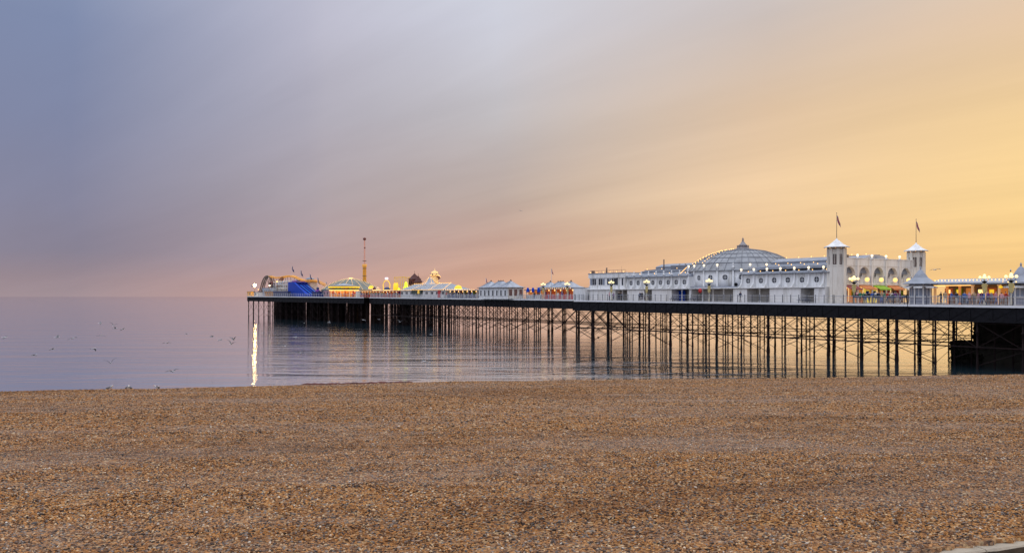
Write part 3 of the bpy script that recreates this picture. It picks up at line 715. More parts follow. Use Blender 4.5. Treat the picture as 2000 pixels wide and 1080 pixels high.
# bulb strings: on the dome's left ribs, on the wing roofs
nb_ = 0
def bulb(s, t, z, parent=pv):
    global nb_
    if parent is pv: s = q_(s)
    obj('bulb', bulb_me, parent, (s, t, z)); nb_ += 1
for k in range(0, 44, 2):
    a = 2*math.pi*k/44
    if -2.75 < (a if a < math.pi else a-2*math.pi) < -1.45 or 2.6 < a < 3.6:
        for (r0,z0),(r1,z1) in zip(dome_prof[2:], dome_prof[3:]):
            for f in (.0,.36,.72):
                r = r0+(r1-r0)*f; z = z0+(z1-z0)*f; bulb(DC_S+(r+.12)*math.cos(a), DC_T+(r+.12)*math.sin(a), z+.12)
for i in range(7):
    u = PS3+.6+i*(PS4-PS3)/6.8
    for (t, z) in ((6.2,13.2),(8.2,13.75),(10.2,14.3),(12.2,14.62),(14.6,15.7)): bulb(u+(t-6)*.12, t, z)
for i in range(8):
    u = PS1+1.0+i*(PS2-PS1)/8
    for (t, z) in ((7.5,13.45),(9.4,14.4)):
        if (i+int(t)) % 2: bulb(u, t, z)
for i in range(9): f = i/8; bulb(PS2-2.6+1.9*f, 5.3, 12.95+1.3*f)
for i in range(6): bulb(PS0+.8+i*2.1, 4.25, 13.9)
# fittings below: blue hoarding, red sign disc, notices
b_ = MB(); b_.box(q_(S(1322,6)),q_(S(1341,6)),5.6,5.75,D(SM),10.1); obj('blue_hoarding', b_, pv, mats=BLUE)
b_ = MB(); b_.tube([(q_(S(1438,3.8)),3.86,11.0),(q_(S(1438,3.8)),3.62,11.0)], .3, 8); obj('wall_speaker', b_, pv, mats=IRON)

# ---------------------------------------------------------------- corner towers
def flag_mesh(w=1.5, h=.9, droop=1.25, name='flag', pat='cross'):
    b_ = MB(); nx_, ny_ = 12, 8
    def P(i, j):
        u = i/nx_; v = j/ny_
        x_ = w*u*.34; z_ = -v*h*(1-.25*u)-droop*u**1.15
        return (x_+.05*math.sin(6*u+2*v), .12*math.sin(7*u+1.2*v)*u, z_)
    for i in range(nx_):
        for j in range(ny_):
            du = abs((i+.5)/nx_-.5); dv = abs((j+.5)/ny_-.5); dg = abs(du-dv)
            mi = 1 if (du < .06 or dv < .09) else 2 if (du < .13 or dv < .17) else (1 if dg < .05 else 2 if dg < .10 else 0)
            if pat == 'plain': mi = 0 if (i+j//3) % 4 else 2
            b_.add([P(i,j),P(i+1,j),P(i+1,j+1),P(i,j+1)], [(0,1,2,3)], mi, True)
    return b_.mesh(name, [mat('flag_navy', (.03,.035,.14), .8), mat('flag_red', (.38,.02,.035), .8), mat('flag_white', (.50,.46,.48), .8)])
FLAG = flag_mesh()
def tower(label, s, t, zb):
    o = thing('tower', label, 'tower', s, t, 'twin towers at the front corners of the pavilion', z=zb); h = 16.6-zb
    b_ = MB(); b_.lathe(0,0,[(1.42,0),(1.42,.5),(1.26,.6),(1.22,h-3.0)],8,smooth=False); obj('tower_shaft', b_, o, mats=CREAM)
    b_ = MB(); b_.lathe(0,0,[(1.28,h-2.98),(1.28,h-2.86),(1.2,h-2.80)],8,smooth=False); obj('band', b_, o, mats=CREAM)
    for k in range(8):
        a = 2*math.pi*(k)/8
        b_ = MB(); b_.box(-.20,.20,-.17,.12,-.0,0.0+h-.35); obj('corner_pier', b_, o, (1.24*math.cos(a),1.24*math.sin(a),0), a+math.pi/2, mats=CREAM)
        am = a+math.pi/8; rr = 1.10
        w = MB(); w.box(-.26,.26,-.03,.03,h-1.1,h-.4); w.box(-.30,.30,-.06,.0,h-1.2,h-1.1); w.box(-.03,.03,-.07,-.031,h-2.7,h-.4)
        win = obj('window_surround', w, o, (rr*math.cos(am),rr*math.sin(am),0), am+math.pi/2, mats=CREAM)
        p_ = MB(); ap_ = [(-.20,h-2.75),(.20,h-2.75),(.20,h-1.75),(.14,h-1.58),(0,h-1.5),(-.14,h-1.58),(-.20,h-1.75)]; p_.prism(ap_, 'y', -.05, .02); obj('opening', p_, win, mats=mat('belfry_opening', (.10,.065,.06), .7))
    b_ = MB(); b_.lathe(0,0,[(.9,h-3),(.9,h-.3)],8,smooth=False); obj('inner_core', b_, o, mats=mat('tower_core', (.30,.26,.25), .7))
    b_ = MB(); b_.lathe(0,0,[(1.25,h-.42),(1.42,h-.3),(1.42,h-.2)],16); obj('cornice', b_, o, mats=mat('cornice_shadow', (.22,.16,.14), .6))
    b_ = MB(); b_.lathe(0,0,[(1.86,h-.2),(1.88,h-.1),(1.5,h+.05),(1.0,h+.32),(.55,h+.72),(.22,h+.98),(.12,h+1.1),(.05,h+1.25)],20); obj('roof', b_, o, mats=WHITE)
    for k in range(12): a = 2*math.pi*k/12; q9 = obj('bulb', bulb_me, o, (1.6*math.cos(a),1.6*math.sin(a),h-.27)); q9.scale = (.5,.5,.5)
    b_ = MB(); b_.tube([(0,0,h+1.2),(0,0,h+5.0)], .045, 6, r2=.025); b_.ball((0,0,h+5.05), .07, 6); pole = obj('flagpole', b_, o, mats=RAILD)
    obj('flag', FLAG, pole, (.02,0,h+4.75), -RZ-.3)
    return o
TS = S(1635, 6.0)
tower('cream octagonal tower with drooping flag at the left end of the arched front', TS, 5.9, D(TS))
tower('cream octagonal tower with drooping flag rising behind the grey-roofed kiosk', TS+.2, 5.9+20.2, D(TS))

# ---------------------------------------------------------------- arched front
FS = TS+.35
fr = thing('arched_front', 'cream pavilion front with five horseshoe arches over lit shop fronts', 'facade', FS, 5.9)
zb = 0.0; dk = D(FS); top = 14.95-dk; par = 13.75-dk; mid_ = 11.0-dk
W_ = 20.2; a_w = 3.62; A1 = 1.55
# wall with horseshoe openings
def facade_wall():
    b_ = MB(); zl = mid_; zh = par; X0 = 0.0; X1 = -.28
    rr = 1.30; zc = 12.30-dk; half = rr*.74
    bounds = [.9+a_w*k for k in range(6)]
    for k in range(5):
        c = (bounds[k]+bounds[k+1])/2
        arch = [(c-half, zl)]
        a0 = math.acos(half/rr)
        for i in range(15):
            a = math.pi+a0-(math.pi+2*a0)*i/14; arch.append((c+rr*math.cos(a), zc+rr*math.sin(a)))
        arch.append((c+half, zl))
        # faces from arch outline outwards to the bay rectangle
        L_ = [(bounds[k], zl)]; n = len(arch)
        outer = []
        for i, (y_, z_) in enumerate(arch):
            f = i/(n-1)
            if f < .2: outer.append((bounds[k], zl+(zh-zl)*f/.2))
            elif f > .8: outer.append((bounds[k+1], zl+(zh-zl)*(1-f)/.2))
            else: outer.append((bounds[k]+(bounds[k+1]-bounds[k])*(f-.2)/.6, zh))
        vs = [(X0,y_,z_) for y_,z_ in arch]+[(X0,y_,z_) for y_,z_ in outer]+[(-.8,y_,z_) for y_,z_ in arch]
        fs = [(i,i+1,n+i+1,n+i) for i in range(n-1)]+[(i,i+1,2*n+i+1,2*n+i) for i in range(n-1)]
        b_.add(vs, fs)
    b_.box(-.6,0,0.0,.9,zl,zh); b_.box(-.6,0,.9+a_w*5,W_,zl,zh)
    return b_
obj('front_wall', facade_wall(), fr, mats=CREAM)
b_ = MB(); b_.box(-1.1,-.8,.3,W_,mid_,par); obj('recess_wall', b_, fr, mats=CREAM)
b_ = MB(); b_.box(-1.2,.06,.2,W_,par+.002,par+.12); b_.box(-.9,.02,.2,W_,par+.12,top-.12); b_.box(-.95,.08,.2,W_,top-.12,top); obj('parapet', b_, fr, mats=CREAM)
for k in range(6):
    y_ = .9+a_w*k
    b_ = MB(); b_.box(.0,.16,y_-.14,y_+.14,0,top+.03); b_.box(-.05,.22,y_-.19,y_+.19,mid_-.2,mid_); obj('pilaster', b_, fr, mats=CREAM)
    b_ = MB(); b_.tube([(.3,y_,mid_+.9),(.7,y_,mid_+.9)], .03, 5); obj('lamp_bracket', b_, fr, mats=IRON)
    if k < 5: obj('globe_lamp', GLB_ON, fr, (.05, y_+.0, top+.42)); obj('lamp_pedestal', PED, fr, (.05, y_, top+.2))
for k in range(5):
    c = .9+a_w*(k+.5)
    w = obj('window', OCF, fr, (-.79, c-.0, 12.45-dk), math.pi/2); w.scale = (.92,1,.92); obj('pane', OCP, w)
    b_ = MB(); b_.ball((.45, c, mid_+.62), .36, 12); b_.tube([(.0,c,mid_+1.05),(.45,c,mid_+1.05),(.45,c,mid_+.9)], .025, 5, 1); obj('globe_lantern', b_, fr, mats=[glow('amber_globe_glow', (1.0,.66,.22), 1.2), IRON])
    b_ = MB()
    for i in range(9):                                                # lattice balcony grilles and shingle courses
        b_.box(.01,.04,c-a_w/2+.25,c-a_w/2+.5,mid_+.15+i*.12,mid_+.2+i*.12); b_.box(.01,.04,c+a_w/2-.5,c+a_w/2-.25,mid_+.15+i*.12,mid_+.2+i*.12)
    obj('balcony_grille', b_, fr, mats=LEAD)
awn = [MAROON, ORANGE, GREEN, ORANGE, CREAM]
for k in range(5):
    c = .9+a_w*(k+.5)
    b_ = MB(); z1 = mid_-.25; b_.prism([(-.1,z1),(1.25,z1-.55),(1.25,z1-.75),(1.2,z1-.75),(1.18,z1-.6),(-.1,z1-.12)], 'y', c-1.45, c+1.45); obj('awning', b_, fr, mats=awn[k])
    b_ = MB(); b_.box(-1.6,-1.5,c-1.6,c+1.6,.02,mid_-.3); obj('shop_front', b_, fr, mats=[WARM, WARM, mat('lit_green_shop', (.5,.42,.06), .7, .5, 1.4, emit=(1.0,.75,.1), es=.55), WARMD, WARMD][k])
    for j in range(3):
        b_ = MB(); b_.box(-1.48,-1.3,c-1.2+j*.9,c-.6+j*.9,1.0,1.9+.3*(j%2)); obj('goods_shelf', b_, fr, mats=[RED,GREEN,BLUE,YEL,NAVY][(k+j)%5])
    b_ = MB(); b_.box(-1.49,-1.42,c-1.3,c+1.3,mid_-.75,mid_-.55); obj('strip_light', b_, fr, mats=BULBY if k == 2 else BULB)
b_ = MB(); b_.box(-2.0,0,.0,W_,mid_-.2,mid_-.002); obj('canopy_slab', b_, fr, mats=CREAM)
b_ = MB(); b_.box(-17,-1.6,.4,W_-.3,par-.3,par+.1); obj('flat_roof', b_, fr, mats=LEAD)
b_ = MB()
for (x_, y_, w_, h_) in ((-3,4,1.2,.9),(-4,7,.8,1.2),(-3.5,9.6,2.2,1.0),(-3,14,.5,1.4),(-5,17,1.0,1.1)): b_.box(x_-w_/2,x_+w_/2,y_-w_/2,y_+w_/2,top-.3,top+h_*.6)
obj('roof_plant', b_, fr, mats=BROWN)

# ---------------------------------------------------------------- kiosks with flared roofs
def flared_kiosk(label, s, t, r=1.4, h=2.75, rh=2.0):
    o = thing('kiosk', label, 'kiosk', s, t, 'kiosks with grey flared roofs')
    b_ = MB(); b_.lathe(0,0,[(r,0),(r,h)],8,smooth=False); obj('wall', b_, o, mats=mat('kiosk_blue_wall', (.20,.22,.30), .6))
    for k in range(8):
        a = 2*math.pi*k/8; b_ = MB(); b_.box(-.09,.09,-.05,.09,0,h); obj('corner_post', b_, o, (r*1.0*math.cos(a), r*math.sin(a),0), a+math.pi/2, mats=WHITE)
        am = a+math.pi/8; b_ = MB(); b_.box(-.38,.38,-.07,-.02,1.0,2.2); w = obj('window', b_, o, (r*.92*math.cos(am), r*.92*math.sin(am),0), am+math.pi/2, mats=GLASSL)
        b_ = MB(); b_.box(-.42,.42,-.09,-.071,2.2,2.26); b_.box(-.03,.03,-.09,-.071,1.0,2.2); b_.box(-.42,.42,-.12,-.06,.93,1.0); obj('window_frame', b_, w, mats=WHITE)
        b_ = MB(); b_.prism([(-.05,2.65),(-.75,2.35),(-.75,2.2),(-.70,2.2),(-.05,2.5)], 'x', -.54, .54); obj('awning', b_, o, (r*.95*math.cos(am), r*.95*math.sin(am),0), am+math.pi/2, mats=WHITE)
    b_ = MB(); b_.lathe(0,0,[(r+.25,h),(r+.3,h+.18),(r+.2,h+.2)],8,smooth=False); obj('fascia', b_, o, mats=NAVY)
    b_ = MB(); b_.lathe(0,0,[(r+.95,h+.02),(r+.92,h+.1),(r+.35,h+.38),(r*.72,h+rh*.45),(r*.46,h+rh*.72),(r*.22,h+rh*.93),(.12,h+rh),(.1,h+rh+.15),(.14,h+rh+.25),(.03,h+rh+.5)],8,smooth=False); obj('roof', b_, o, mats=LEAD)
    return o
flared_kiosk('blue-grey octagonal kiosk with a flared lead roof in front of the far tower', S(1798, 5.5), 5.5)
k2 = flared_kiosk('octagonal kiosk with a flared lead roof at the picture edge beyond the lit arcade', S(1994, 8), 8, rh=2.2)
for k in range(14): a = 2*math.pi*k/14; obj('bulb', bulb_me, k2, (2.2*math.cos(a),2.2*math.sin(a),2.95))

# ---------------------------------------------------------------- lit arcade at the shore end
aS0, aS1 = S(1822, 7), S(2040, 7)
ar = thing('arcade', 'open arcade glowing orange under a flat roof edged with bulbs', 'arcade', aS0, 7); Lh = aS1-aS0
b_ = MB(); b_.box(0,Lh,-.8,7,2.72,2.86); b_.box(-.1,Lh,-.95,-.81,2.66,2.92); b_.prism([(-.8,2.87),(1.6,3.45),(4.5,3.45),(7,2.87)],'x',0,Lh); obj('roof', b_, ar, mats=LEADL)
b_ = MB(); b_.box(-.12,Lh,-1.0,-.955,2.60,2.70); obj('gutter', b_, ar, mats=IRON)
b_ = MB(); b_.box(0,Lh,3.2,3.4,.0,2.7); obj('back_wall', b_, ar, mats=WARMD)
for i in range(9):
    u = .3+i*(Lh-.6)/8
    b_ = MB(); b_.box(u-.13,u+.13,-.1,.16,0,2.7); b_.box(u-.2,u+.2,-.15,.2,2.45,2.7); obj('column', b_, ar, mats=WARMC if i in (0,3,4,5,7) else WARM)
for i in range(10):
    u = .5+i*(Lh-1.0)/9; b_ = MB(); b_.box(u-.5,u+.5,2.9,3.15,.9+.2*(i%3),2.2); obj('game_cabinet', b_, ar, mats=[WARMR,GREEN,WARM,NAVY,WARMR,WARM,PURPLE][i%7])
    b_ = MB(); b_.box(u-.3,u+.3,2.85,2.895,1.5,2.0); obj('lit_screen', b_, ar, mats=[BULB,BULBY,WARM][i%3])
b_ = MB(); b_.box(.2,S(1900,7)-aS0,-.5,-.44,2.50,2.58); obj('light_strip', b_, ar, mats=BULB)
for i in range(30): obj('bulb', bulb_me, ar, (.2+i*Lh/30, .2, 3.25))
for px in (1957, 1987): b_ = MB(); u = S(px,7)-aS0; b_.ball((u,-.3,2.28), .26, 10, 0, .6); b_.tube([(u,-.3,2.4),(u,-.3,2.7)], .02, 4); obj('hanging_lamp', b_, ar, mats=BULBY)
b_ = MB(); b_.box(0,Lh,3.45,3.6,.0,2.7); obj('rear_partition', b_, ar, mats=WARMR)
for i in range(5): b_ = MB(); u = S(1872+i*9,7)-aS0; b_.box(u-.28,u+.28,-.25,-.2,.15,1.25); obj('counter_panel', b_, ar, mats=GLASSL if i < 3 else TAN)

# ---------------------------------------------------------------- globe lamp standards
def lamp_standard(label, s, t=.55, big=1.0):
    o = thing('lamp_standard', label, 'street lamp', s, t, 'five-globe lamp standards along the railing')
    b_ = MB(); b_.lathe(0,0,[(.17,0),(.17,.3),(.10,.45),(.07,1.3),(.06,3.0),(.05,3.4)],8); obj('post', b_, o, mats=mat('cream_post', (.55,.52,.42), .5))
    b_ = MB(); b_.box(-.27,.27,-.06,.06,1.75,2.75); b_.box(-.34,.34,-.05,.05,2.35,2.6); b_.box(-.15,.15,-.09,.09,1.55,1.75); obj('gilded_crest', b_, o, mats=GOLD)
    b_ = MB(); b_.lathe(0,0,[(.07,2.76),(.30,2.95),(.30,3.02),(.07,3.1)],8)
    for k in range(4):
        a = math.pi*k/2+.35; r = .48*big
        b_.tube([(0,0,2.95),(r*.6*math.cos(a),r*.6*math.sin(a),3.05),(r*math.cos(a),r*math.sin(a),3.35)], .03, 5)
    obj('arm', b_, o, mats=IRON)
    g_ = MB(); g_.ball((0,0,0), .17*big, 10); gm = g_.mesh('globe', GLOBE)
    for k in range(4): a = math.pi*k/2+.35; obj('globe', gm, o, (.48*big*math.cos(a),.48*big*math.sin(a),3.53))
    obj('globe', gm, o, (0,0,3.78)); return o
for px, lb, bg in ((1194,'lamp standard with lit globes in front of the annexe window band',1),(1263,'lamp standard with lit globes in front of the left round-windowed wing',1),
                   (1385,'lamp standard with lit globes below the drum of the dome, beside the red disc',1),(1668,'lamp standard with lit globes just right of the near tower',1.15),
                   (1897,'lamp standard whose lit globes rise above the middle of the lit arcade roof',1.05),(1975,'lamp standard with lit globes beside the kiosk at the picture edge',1.15)):
    lamp_standard(lb, S(px,.55), .55 if px != 1897 else 3.6, bg)
lamp_standard('lamp standard with lit globes left of the pavilion, before the orange stall', S(1108,NS+.5), NS+.5, 1.2)
lamp_standard('lamp standard with lit globes just right of the three-roofed shelter', S(1061,NS+.5), NS+.5, 1.1)
dsk = thing('sign_disc', 'red round sign on a short post by the pavilion recess', 'sign', S(1367, 3.0), 3.0)
b_ = MB(); b_.tube([(0,.06,1.9),(0,-.0,1.9)], .42, 16); obj('disc', b_, dsk, mats=RED); b_ = MB(); b_.tube([(0,.1,0),(0,.1,1.9)], .035, 6); obj('post', b_, dsk, mats=IRON)
print('T pavilion done', nb_)

# ---------------------------------------------------------------- shelter with three roofs on the near edge
def pyramid(b_, x0, x1, y0, y1, z0, z1, rx=.15, ry=.15, mi=0, cv=.32):
    """flared hip roof; rx, ry = half-size of the flat top"""
    cx, cy = (x0+x1)/2, (y0+y1)/2; lv = []
    for f, g in ((0,0),(.35,cv*.62),(.7,.62),(1,1)):
        hx = (x1-x0)/2*(1-f)+rx*f; hy = (y1-y0)/2*(1-f)+ry*f; lv.append([(cx-hx,cy-hy,z0+(z1-z0)*g),(cx+hx,cy-hy,z0+(z1-z0)*g),(cx+hx,cy+hy,z0+(z1-z0)*g),(cx-hx,cy+hy,z0+(z1-z0)*g)])
    vs = [p for q in lv for p in q]; b_.add(vs, [(k*4+i,k*4+(i+1)%4,(k+1)*4+(i+1)%4,(k+1)*4+i) for k in range(3) for i in range(4)]+[(0,3,2,1),(12,13,14,15)], mi)
def shelter(label, s0, s1, t0, w, h, rh, nwin, lit_end=True, near=True):
    o = thing('shelter', label, 'shelter', s0, t0, 'three-roofed shelters'); Ls = s1-s0; sl = (D(s1)-D(s0))/Ls
    b_ = MB(); b_.box(0,Ls,0,w,-.05,h); obj('wall', b_, o, mats=WHITE)
    b_ = MB(); b_.box(-.06,Ls+.06,-.06,w+.06,.75,.85); b_.box(-.05,Ls+.05,-.05,w+.05,-.06,.1); obj('dado_rail', b_, o, mats=WHITE)
    for i in range(nwin):
        u = (i+.6)*Ls/(nwin+.2); b_ = MB(); b_.box(u-.36,u+.36,-.06,-.012,h-2.0,h-.55); f = obj('window_frame', b_, o, mats=WHITE)
        b_ = MB(); b_.box(u-.27,u+.27,-.08,-.061,h-1.92,h-.62); obj('pane', b_, f, mats=GLASSD)
    b_ = MB()
    for i in range(int(Ls/.6)): u = .3+i*.6; b_.box(u-.015,u+.015,-.02,-.002,0,h)
    obj('cladding_batten', b_, o, mats=RAILW, kind='stuff')
    e = Ls
    b_ = MB(); b_.box(e+.002,e+.05,.0,w,-.02,h); obj('end_wall', b_, o, mats=CREAM)  # end wall in cream: the warm sunset glow is put into the colour
    for i in range(3):
        y_ = w*(i+.5)/3; b_ = MB(); b_.box(e+.051,e+.08,y_-w*.10,y_+w*.10,h-2.0,h-.4); obj('end_window', b_, o, mats=mat('dusk_window', (.22,.12,.10), .3))
        b_ = MB(); b_.box(e+.052,e+.12,y_-w*.15,y_-w*.13,-.0,h); obj('end_post', b_, o, mats=CREAM)
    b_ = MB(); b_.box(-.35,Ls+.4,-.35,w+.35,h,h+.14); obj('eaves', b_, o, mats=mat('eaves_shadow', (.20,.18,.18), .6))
    thirds = ((-.2,Ls*.36,.15),(Ls*.30,Ls*.72,1.1),(Ls*.66,Ls+.35,.15))
    for (a, c, rx) in thirds:
        b_ = MB(); pyramid(b_, a, c, -.3, w+.3, h+.142, h+rh, rx, .12); r = obj('roof', b_, o, mats=LEADL)
        for sx in (-1,1):
            for f in (.25,.5,.75):
                k = MB(); cx = (a+c)/2; k.tube([(cx+sx*(c-a)/2*(1-f*0)*f, -.32, h+.17),(cx+sx*rx*f, w*.5-.15, h+rh+.02)], .03, 4, caps=False); obj('roof_seam', k, r, mats=LEAD)
        b_ = MB(); b_.box((a+c)/2-rx-.1,(a+c)/2+rx+.1,w/2-.15,w/2+.15,h+rh,h+rh+.12)
        for q in (-1,0,1): b_.box((a+c)/2+q*rx-.04,(a+c)/2+q*rx+.04,w/2-.04,w/2+.04,h+rh,h+rh+.35)
        obj('ridge_crest', b_, r, mats=BROWN)
    return o
shelter('white boarded shelter with dark windows and three grey roofs on the narrow deck edge', sk0, sk1, 9.4, 4.6, 2.75, 1.75, 7)
shelter('white shelter with three grey roofs standing behind the orange stall', S(1052,20.5), S(1112,20.5), 20.5, 4.2, 2.75, 1.6, 6)
def pole_flag(label, px, ytop, t, fl, base_y=None, s=None, group=None, flagh=True, scale=1.0):
    s = S(px, t) if s is None else s; zt = Z(ytop, s, t); zb_ = D(s) if base_y is None else Z(base_y, s, t)
    o = thing('flagpole', label, 'flagpole', s, t, group, z=zb_); h = zt-zb_
    b_ = MB(); b_.tube([(0,0,0),(0,0,h)], .07, 6, r2=.045); b_.ball((0,0,h), .09, 6); obj('pole', b_, o, mats=RAILW)
    if flagh: f = obj('flag', fl, o, (.03,0,h-.05), -RZ-.2); f.scale = (scale,scale,scale)
    return o
FLAGP = flag_mesh(1.5,.9,1.0,'flag','plain')
pole_flag('tall thin flagpole with a small dark flag above the stall with orange lamps', 1077, 525, 16, FLAG, scale=.8)
pole_flag('short flagpole with a small drooping flag just left of the three-roofed shelter', 949, 543, 14, FLAG, scale=1.0)
# orange-lit stall and blue parasols behind the railing between shelter and pavilion
def stall(label, px0, px1, t, py_roof, wall, depth=3.0, group='lit stalls on the pier', roofm=LEADL, bulbs=True, h=None):
    s0, s1 = S(px0,t), S(px1,t); o = thing('stall', label, 'stall', s0, t, group); Ls = s1-s0; h = Z(py_roof, (s0+s1)/2, t)-D(s0) if h is None else h
    b_ = MB(); b_.box(-.3,Ls+.2,-.5,depth,h,h+.16); obj('roof', b_, o, mats=roofm)
    b_ = MB(); b_.box(0,Ls,depth-.2,depth-.05,0,h-.002); b_.box(0,.1,.6,depth-.21,0,h-.002); obj('back_wall', b_, o, mats=wall)
    b_ = MB(); b_.box(.05,Ls-.05,.0,.5,0,.95); obj('counter', b_, o, mats=random.choice([WHITE,RED,NAVY,TAN]))
    n_ = max(2, int(Ls/2.2))
    for i in range(n_+1): b_ = MB(); u = .08+(Ls-.16)*i/n_; b_.box(u-.08,u+.08,-.1,.06,0,h-.002); obj('post', b_, o, mats=CREAM)
    for i in range(n_):
        u = (i+.5)*Ls/n_; b_ = MB(); b_.box(u-.4,u+.35,depth-.5,depth-.25,.9,1.9); obj('goods', b_, o, mats=random.choice([RED,YEL,PURPLE,GREEN,ORANGE,BLUE]))
        b_ = MB(); b_.ball((u,.4,h-.3), .16, 6); b_.tube([(u,.4,h-.2),(u,.4,h)], .02, 4); obj('lamp', b_, o, mats=BULB)
    if bulbs:
        for i in range(int(Ls/.9)): obj('bulb', bulb_me, o, (.3+i*.9, -.52, h+.16))
    return o
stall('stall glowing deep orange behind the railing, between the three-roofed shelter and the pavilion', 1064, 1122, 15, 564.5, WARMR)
stall('small stall with yellow lights beside the blue parasols right of the shelter', 1028, 1056, 15, 567, WARM, roofm=NAVY, bulbs=False)
for px, wh in ((1031,'nearest the three-roofed shelter'),(1041,'in the middle of the three beside the shelter'),(1052,'nearest the lamp standard')):
    s = S(px, 14); o = thing('parasol', 'closed blue parasol '+wh, 'parasol', s, 14, 'blue parasols'); h = Z(562, s, 14)-D(s)
    b_ = MB(); b_.tube([(0,0,0),(0,0,h)], .04, 6); obj('pole', b_, o, mats=WHITE)
    b_ = MB(); b_.lathe(0,0,[(.45,h-1.1),(.40,h-.9),(.30,h-.2),(.04,h+.1)],8); obj('canopy', b_, o, mats=BLUE)
s = S(1127,4.0)
o = thing('store_hut', 'plain white flat-roofed hut adjoining the left end of the pavilion', 'hut', s, 3.0); Ls = S(1150,4)-s
b_ = MB(); b_.box(0,Ls-.05,0,5,0,10.75-D(s)); obj('wall', b_, o, mats=WHITE); b_ = MB(); b_.box(-.08,Ls-.05,-.08,5.08,10.752-D(s),10.85-D(s)); obj('coping', b_, o, mats=LEADL)
for i in range(6): obj('bulb', bulb_me, o, (.4+i*.6, 4.5, 11.1-D(s)))
b_ = MB(); b_.box(.4,Ls-.6,4.46,4.54,10.851-D(s),11.05-D(s)); obj('bulb_rail', b_, o, mats=IRON)

# ---------------------------------------------------------------- restaurant with light strings, stalls, helter skelter, haunted house
def string(parent, p, q, n=None, r=.10, m=None):
    p, q = Vector(p), Vector(q); b_ = MB(); n = n or max(2, int((q-p).length/.7))
    b_.tube([p, q], .025, 4, 1, caps=False)
    for i in range(n+1): b_.ball(p.lerp(q, i/n), r, 5)
    obj('light_string', b_, parent, mats=[m or BULB, IRON])
t = 13.0; s0, s1 = S(779,t), S(866,t); o = thing('restaurant', 'low white restaurant with a glazed grey hipped roof outlined in bulbs', 'restaurant', s0, t)
Ls = s1-s0; ez = Z(567.3,s0,t)-D(s0); rz_ = Z(554.3,(s0+s1)/2,t+5)-D(s0)
b_ = MB(); b_.box(.3,Ls-.3,.5,9.6,0,ez); obj('wall', b_, o, mats=WHITE)
hx0, hx1 = S(812,t+5)-s0, Ls-4.5
b_ = MB(); b_.add([(0,0,ez),(Ls,0,ez),(Ls,10,ez),(0,10,ez),(hx0*.55,5,rz_),(hx1,5,rz_)], [(0,1,5,4),(1,2,5),(2,3,4,5),(3,0,4),(0,3,2,1)]); rf = obj('roof', b_, o, mats=mat('glazed_roof', (.24,.28,.33), .3, .15, .8))
for i in range(1, 14): f = i/14; b_ = MB(); b_.tube([(Ls*f,-.03,ez+.02),(hx0*.55+(hx1-hx0*.55)*f,4.97,rz_+.03)], .05, 4, caps=False); obj('glazing_bar', b_, rf, mats=WHITE)
for f in (0, .30, .70, 1): string(o, (Ls*f,-.12,ez+.15), (hx0*.55+(hx1-hx0*.55)*f,4.9,rz_+.15))
string(o, (hx0*.55,5,rz_+.16), (hx1,5,rz_+.16)); string(o, (-.1,-.2,ez+.1), (Ls+.1,-.2,ez+.1)); string(o, (Ls+.15,-.1,ez+.12), (Ls+.15,10,ez+.12))
for i in range(9):
    u = 1.2+i*(Ls-2.4)/8; 
    if i in (3,4): continue
    b_ = MB(); b_.box(u-.7,u+.7,.44,.499,1.0,ez-.5); w = obj('window', b_, o, mats=GLASSD); b_ = MB(); b_.box(u-.75,u+.75,.40,.439,.93,1.0); b_.box(u-.03,u+.03,.41,.438,1.0,ez-.5); obj('window_frame', b_, w, mats=WHITE)
u0, u1 = S(803,t)-s0, S(823,t)-s0
b_ = MB(); rr_ = .85; prof = [(u0+rr_+rr_*math.cos(R(90+a)), 1.6+.1+rr_*math.sin(R(90+a))) for a in range(0,181,20)]+[(u1-rr_+rr_*math.cos(R(-90+a)), 1.6+.1+rr_*math.sin(R(-90+a))) for a in range(0,181,20)]
b_.prism(prof, 'y', .05, .40); sg = obj('sign_board', b_, o, mats=BLACKG)
b_ = MB(); uc = u1-2.0
for q in (-.28, .28): b_.tube([(uc+q-.25,-.0,1.2),(uc+q-.2,0,1.9),(uc+q,0,2.2),(uc+q+.2,0,1.9),(uc+q+.25,-.0,1.2)], .07, 5)
obj('golden_letter', b_, sg, mats=glow('gold_sign_glow', (1.0,.62,.10), .8))
b_ = MB(); b_.box(S(853,t)-s0,S(858,t)-s0,.30,.43,.1,2.1); obj('red_door', b_, o, mats=RED)
stall('row of dim stalls under a bulb-lined flat roof right of the restaurant', 873, 932, 14.5, 567.3, WARMD)
stall('stalls packed with orange lights between the grey dome and the yellow arch', 703, 742, 14.0, 568.2, WARM)
stall('stalls glowing orange under the yellow arch left of the restaurant', 744, 775, 14.0, 568.2, WARMR)
for px, py, w, c, lb in ((725,560.5,.9,BULBY,'round yellow lit canopy above the stalls right of the grey dome'),(738,563.5,.6,WARMC,'small cream lit canopy between two dark ones above the stalls'),
                  (731,563.5,.55,DRED,'dark red dome-shaped canopy beside the round yellow one'),(756,563.5,1.0,NAVY,'dark canopy with a lit rim under the yellow arch'),(895,560.5,1.0,BULBY,'round yellow lit canopy above the dim stalls')):
    s = S(px, 17); o = thing('canopy', lb, 'canopy', s, 17, 'small round ride canopies'); h = Z(py, s, 17)-D(s)
    b_ = MB(); b_.lathe(0,0,[(w*1.1,h-.45),(w*1.05,h-.1),(w*.7,h+.35),(.05,h+.55)],12); obj('top', b_, o, mats=c); b_ = MB(); b_.tube([(0,0,0),(0,0,h-.3)], .08, 6); obj('post', b_, o, mats=IRON)
    b_ = MB(); b_.lathe(0,0,[(w*1.15,h-.6),(w*1.18,h-.5),(w*1.1,h-.46)],12); obj('lit_rim', b_, o, mats=BULB)
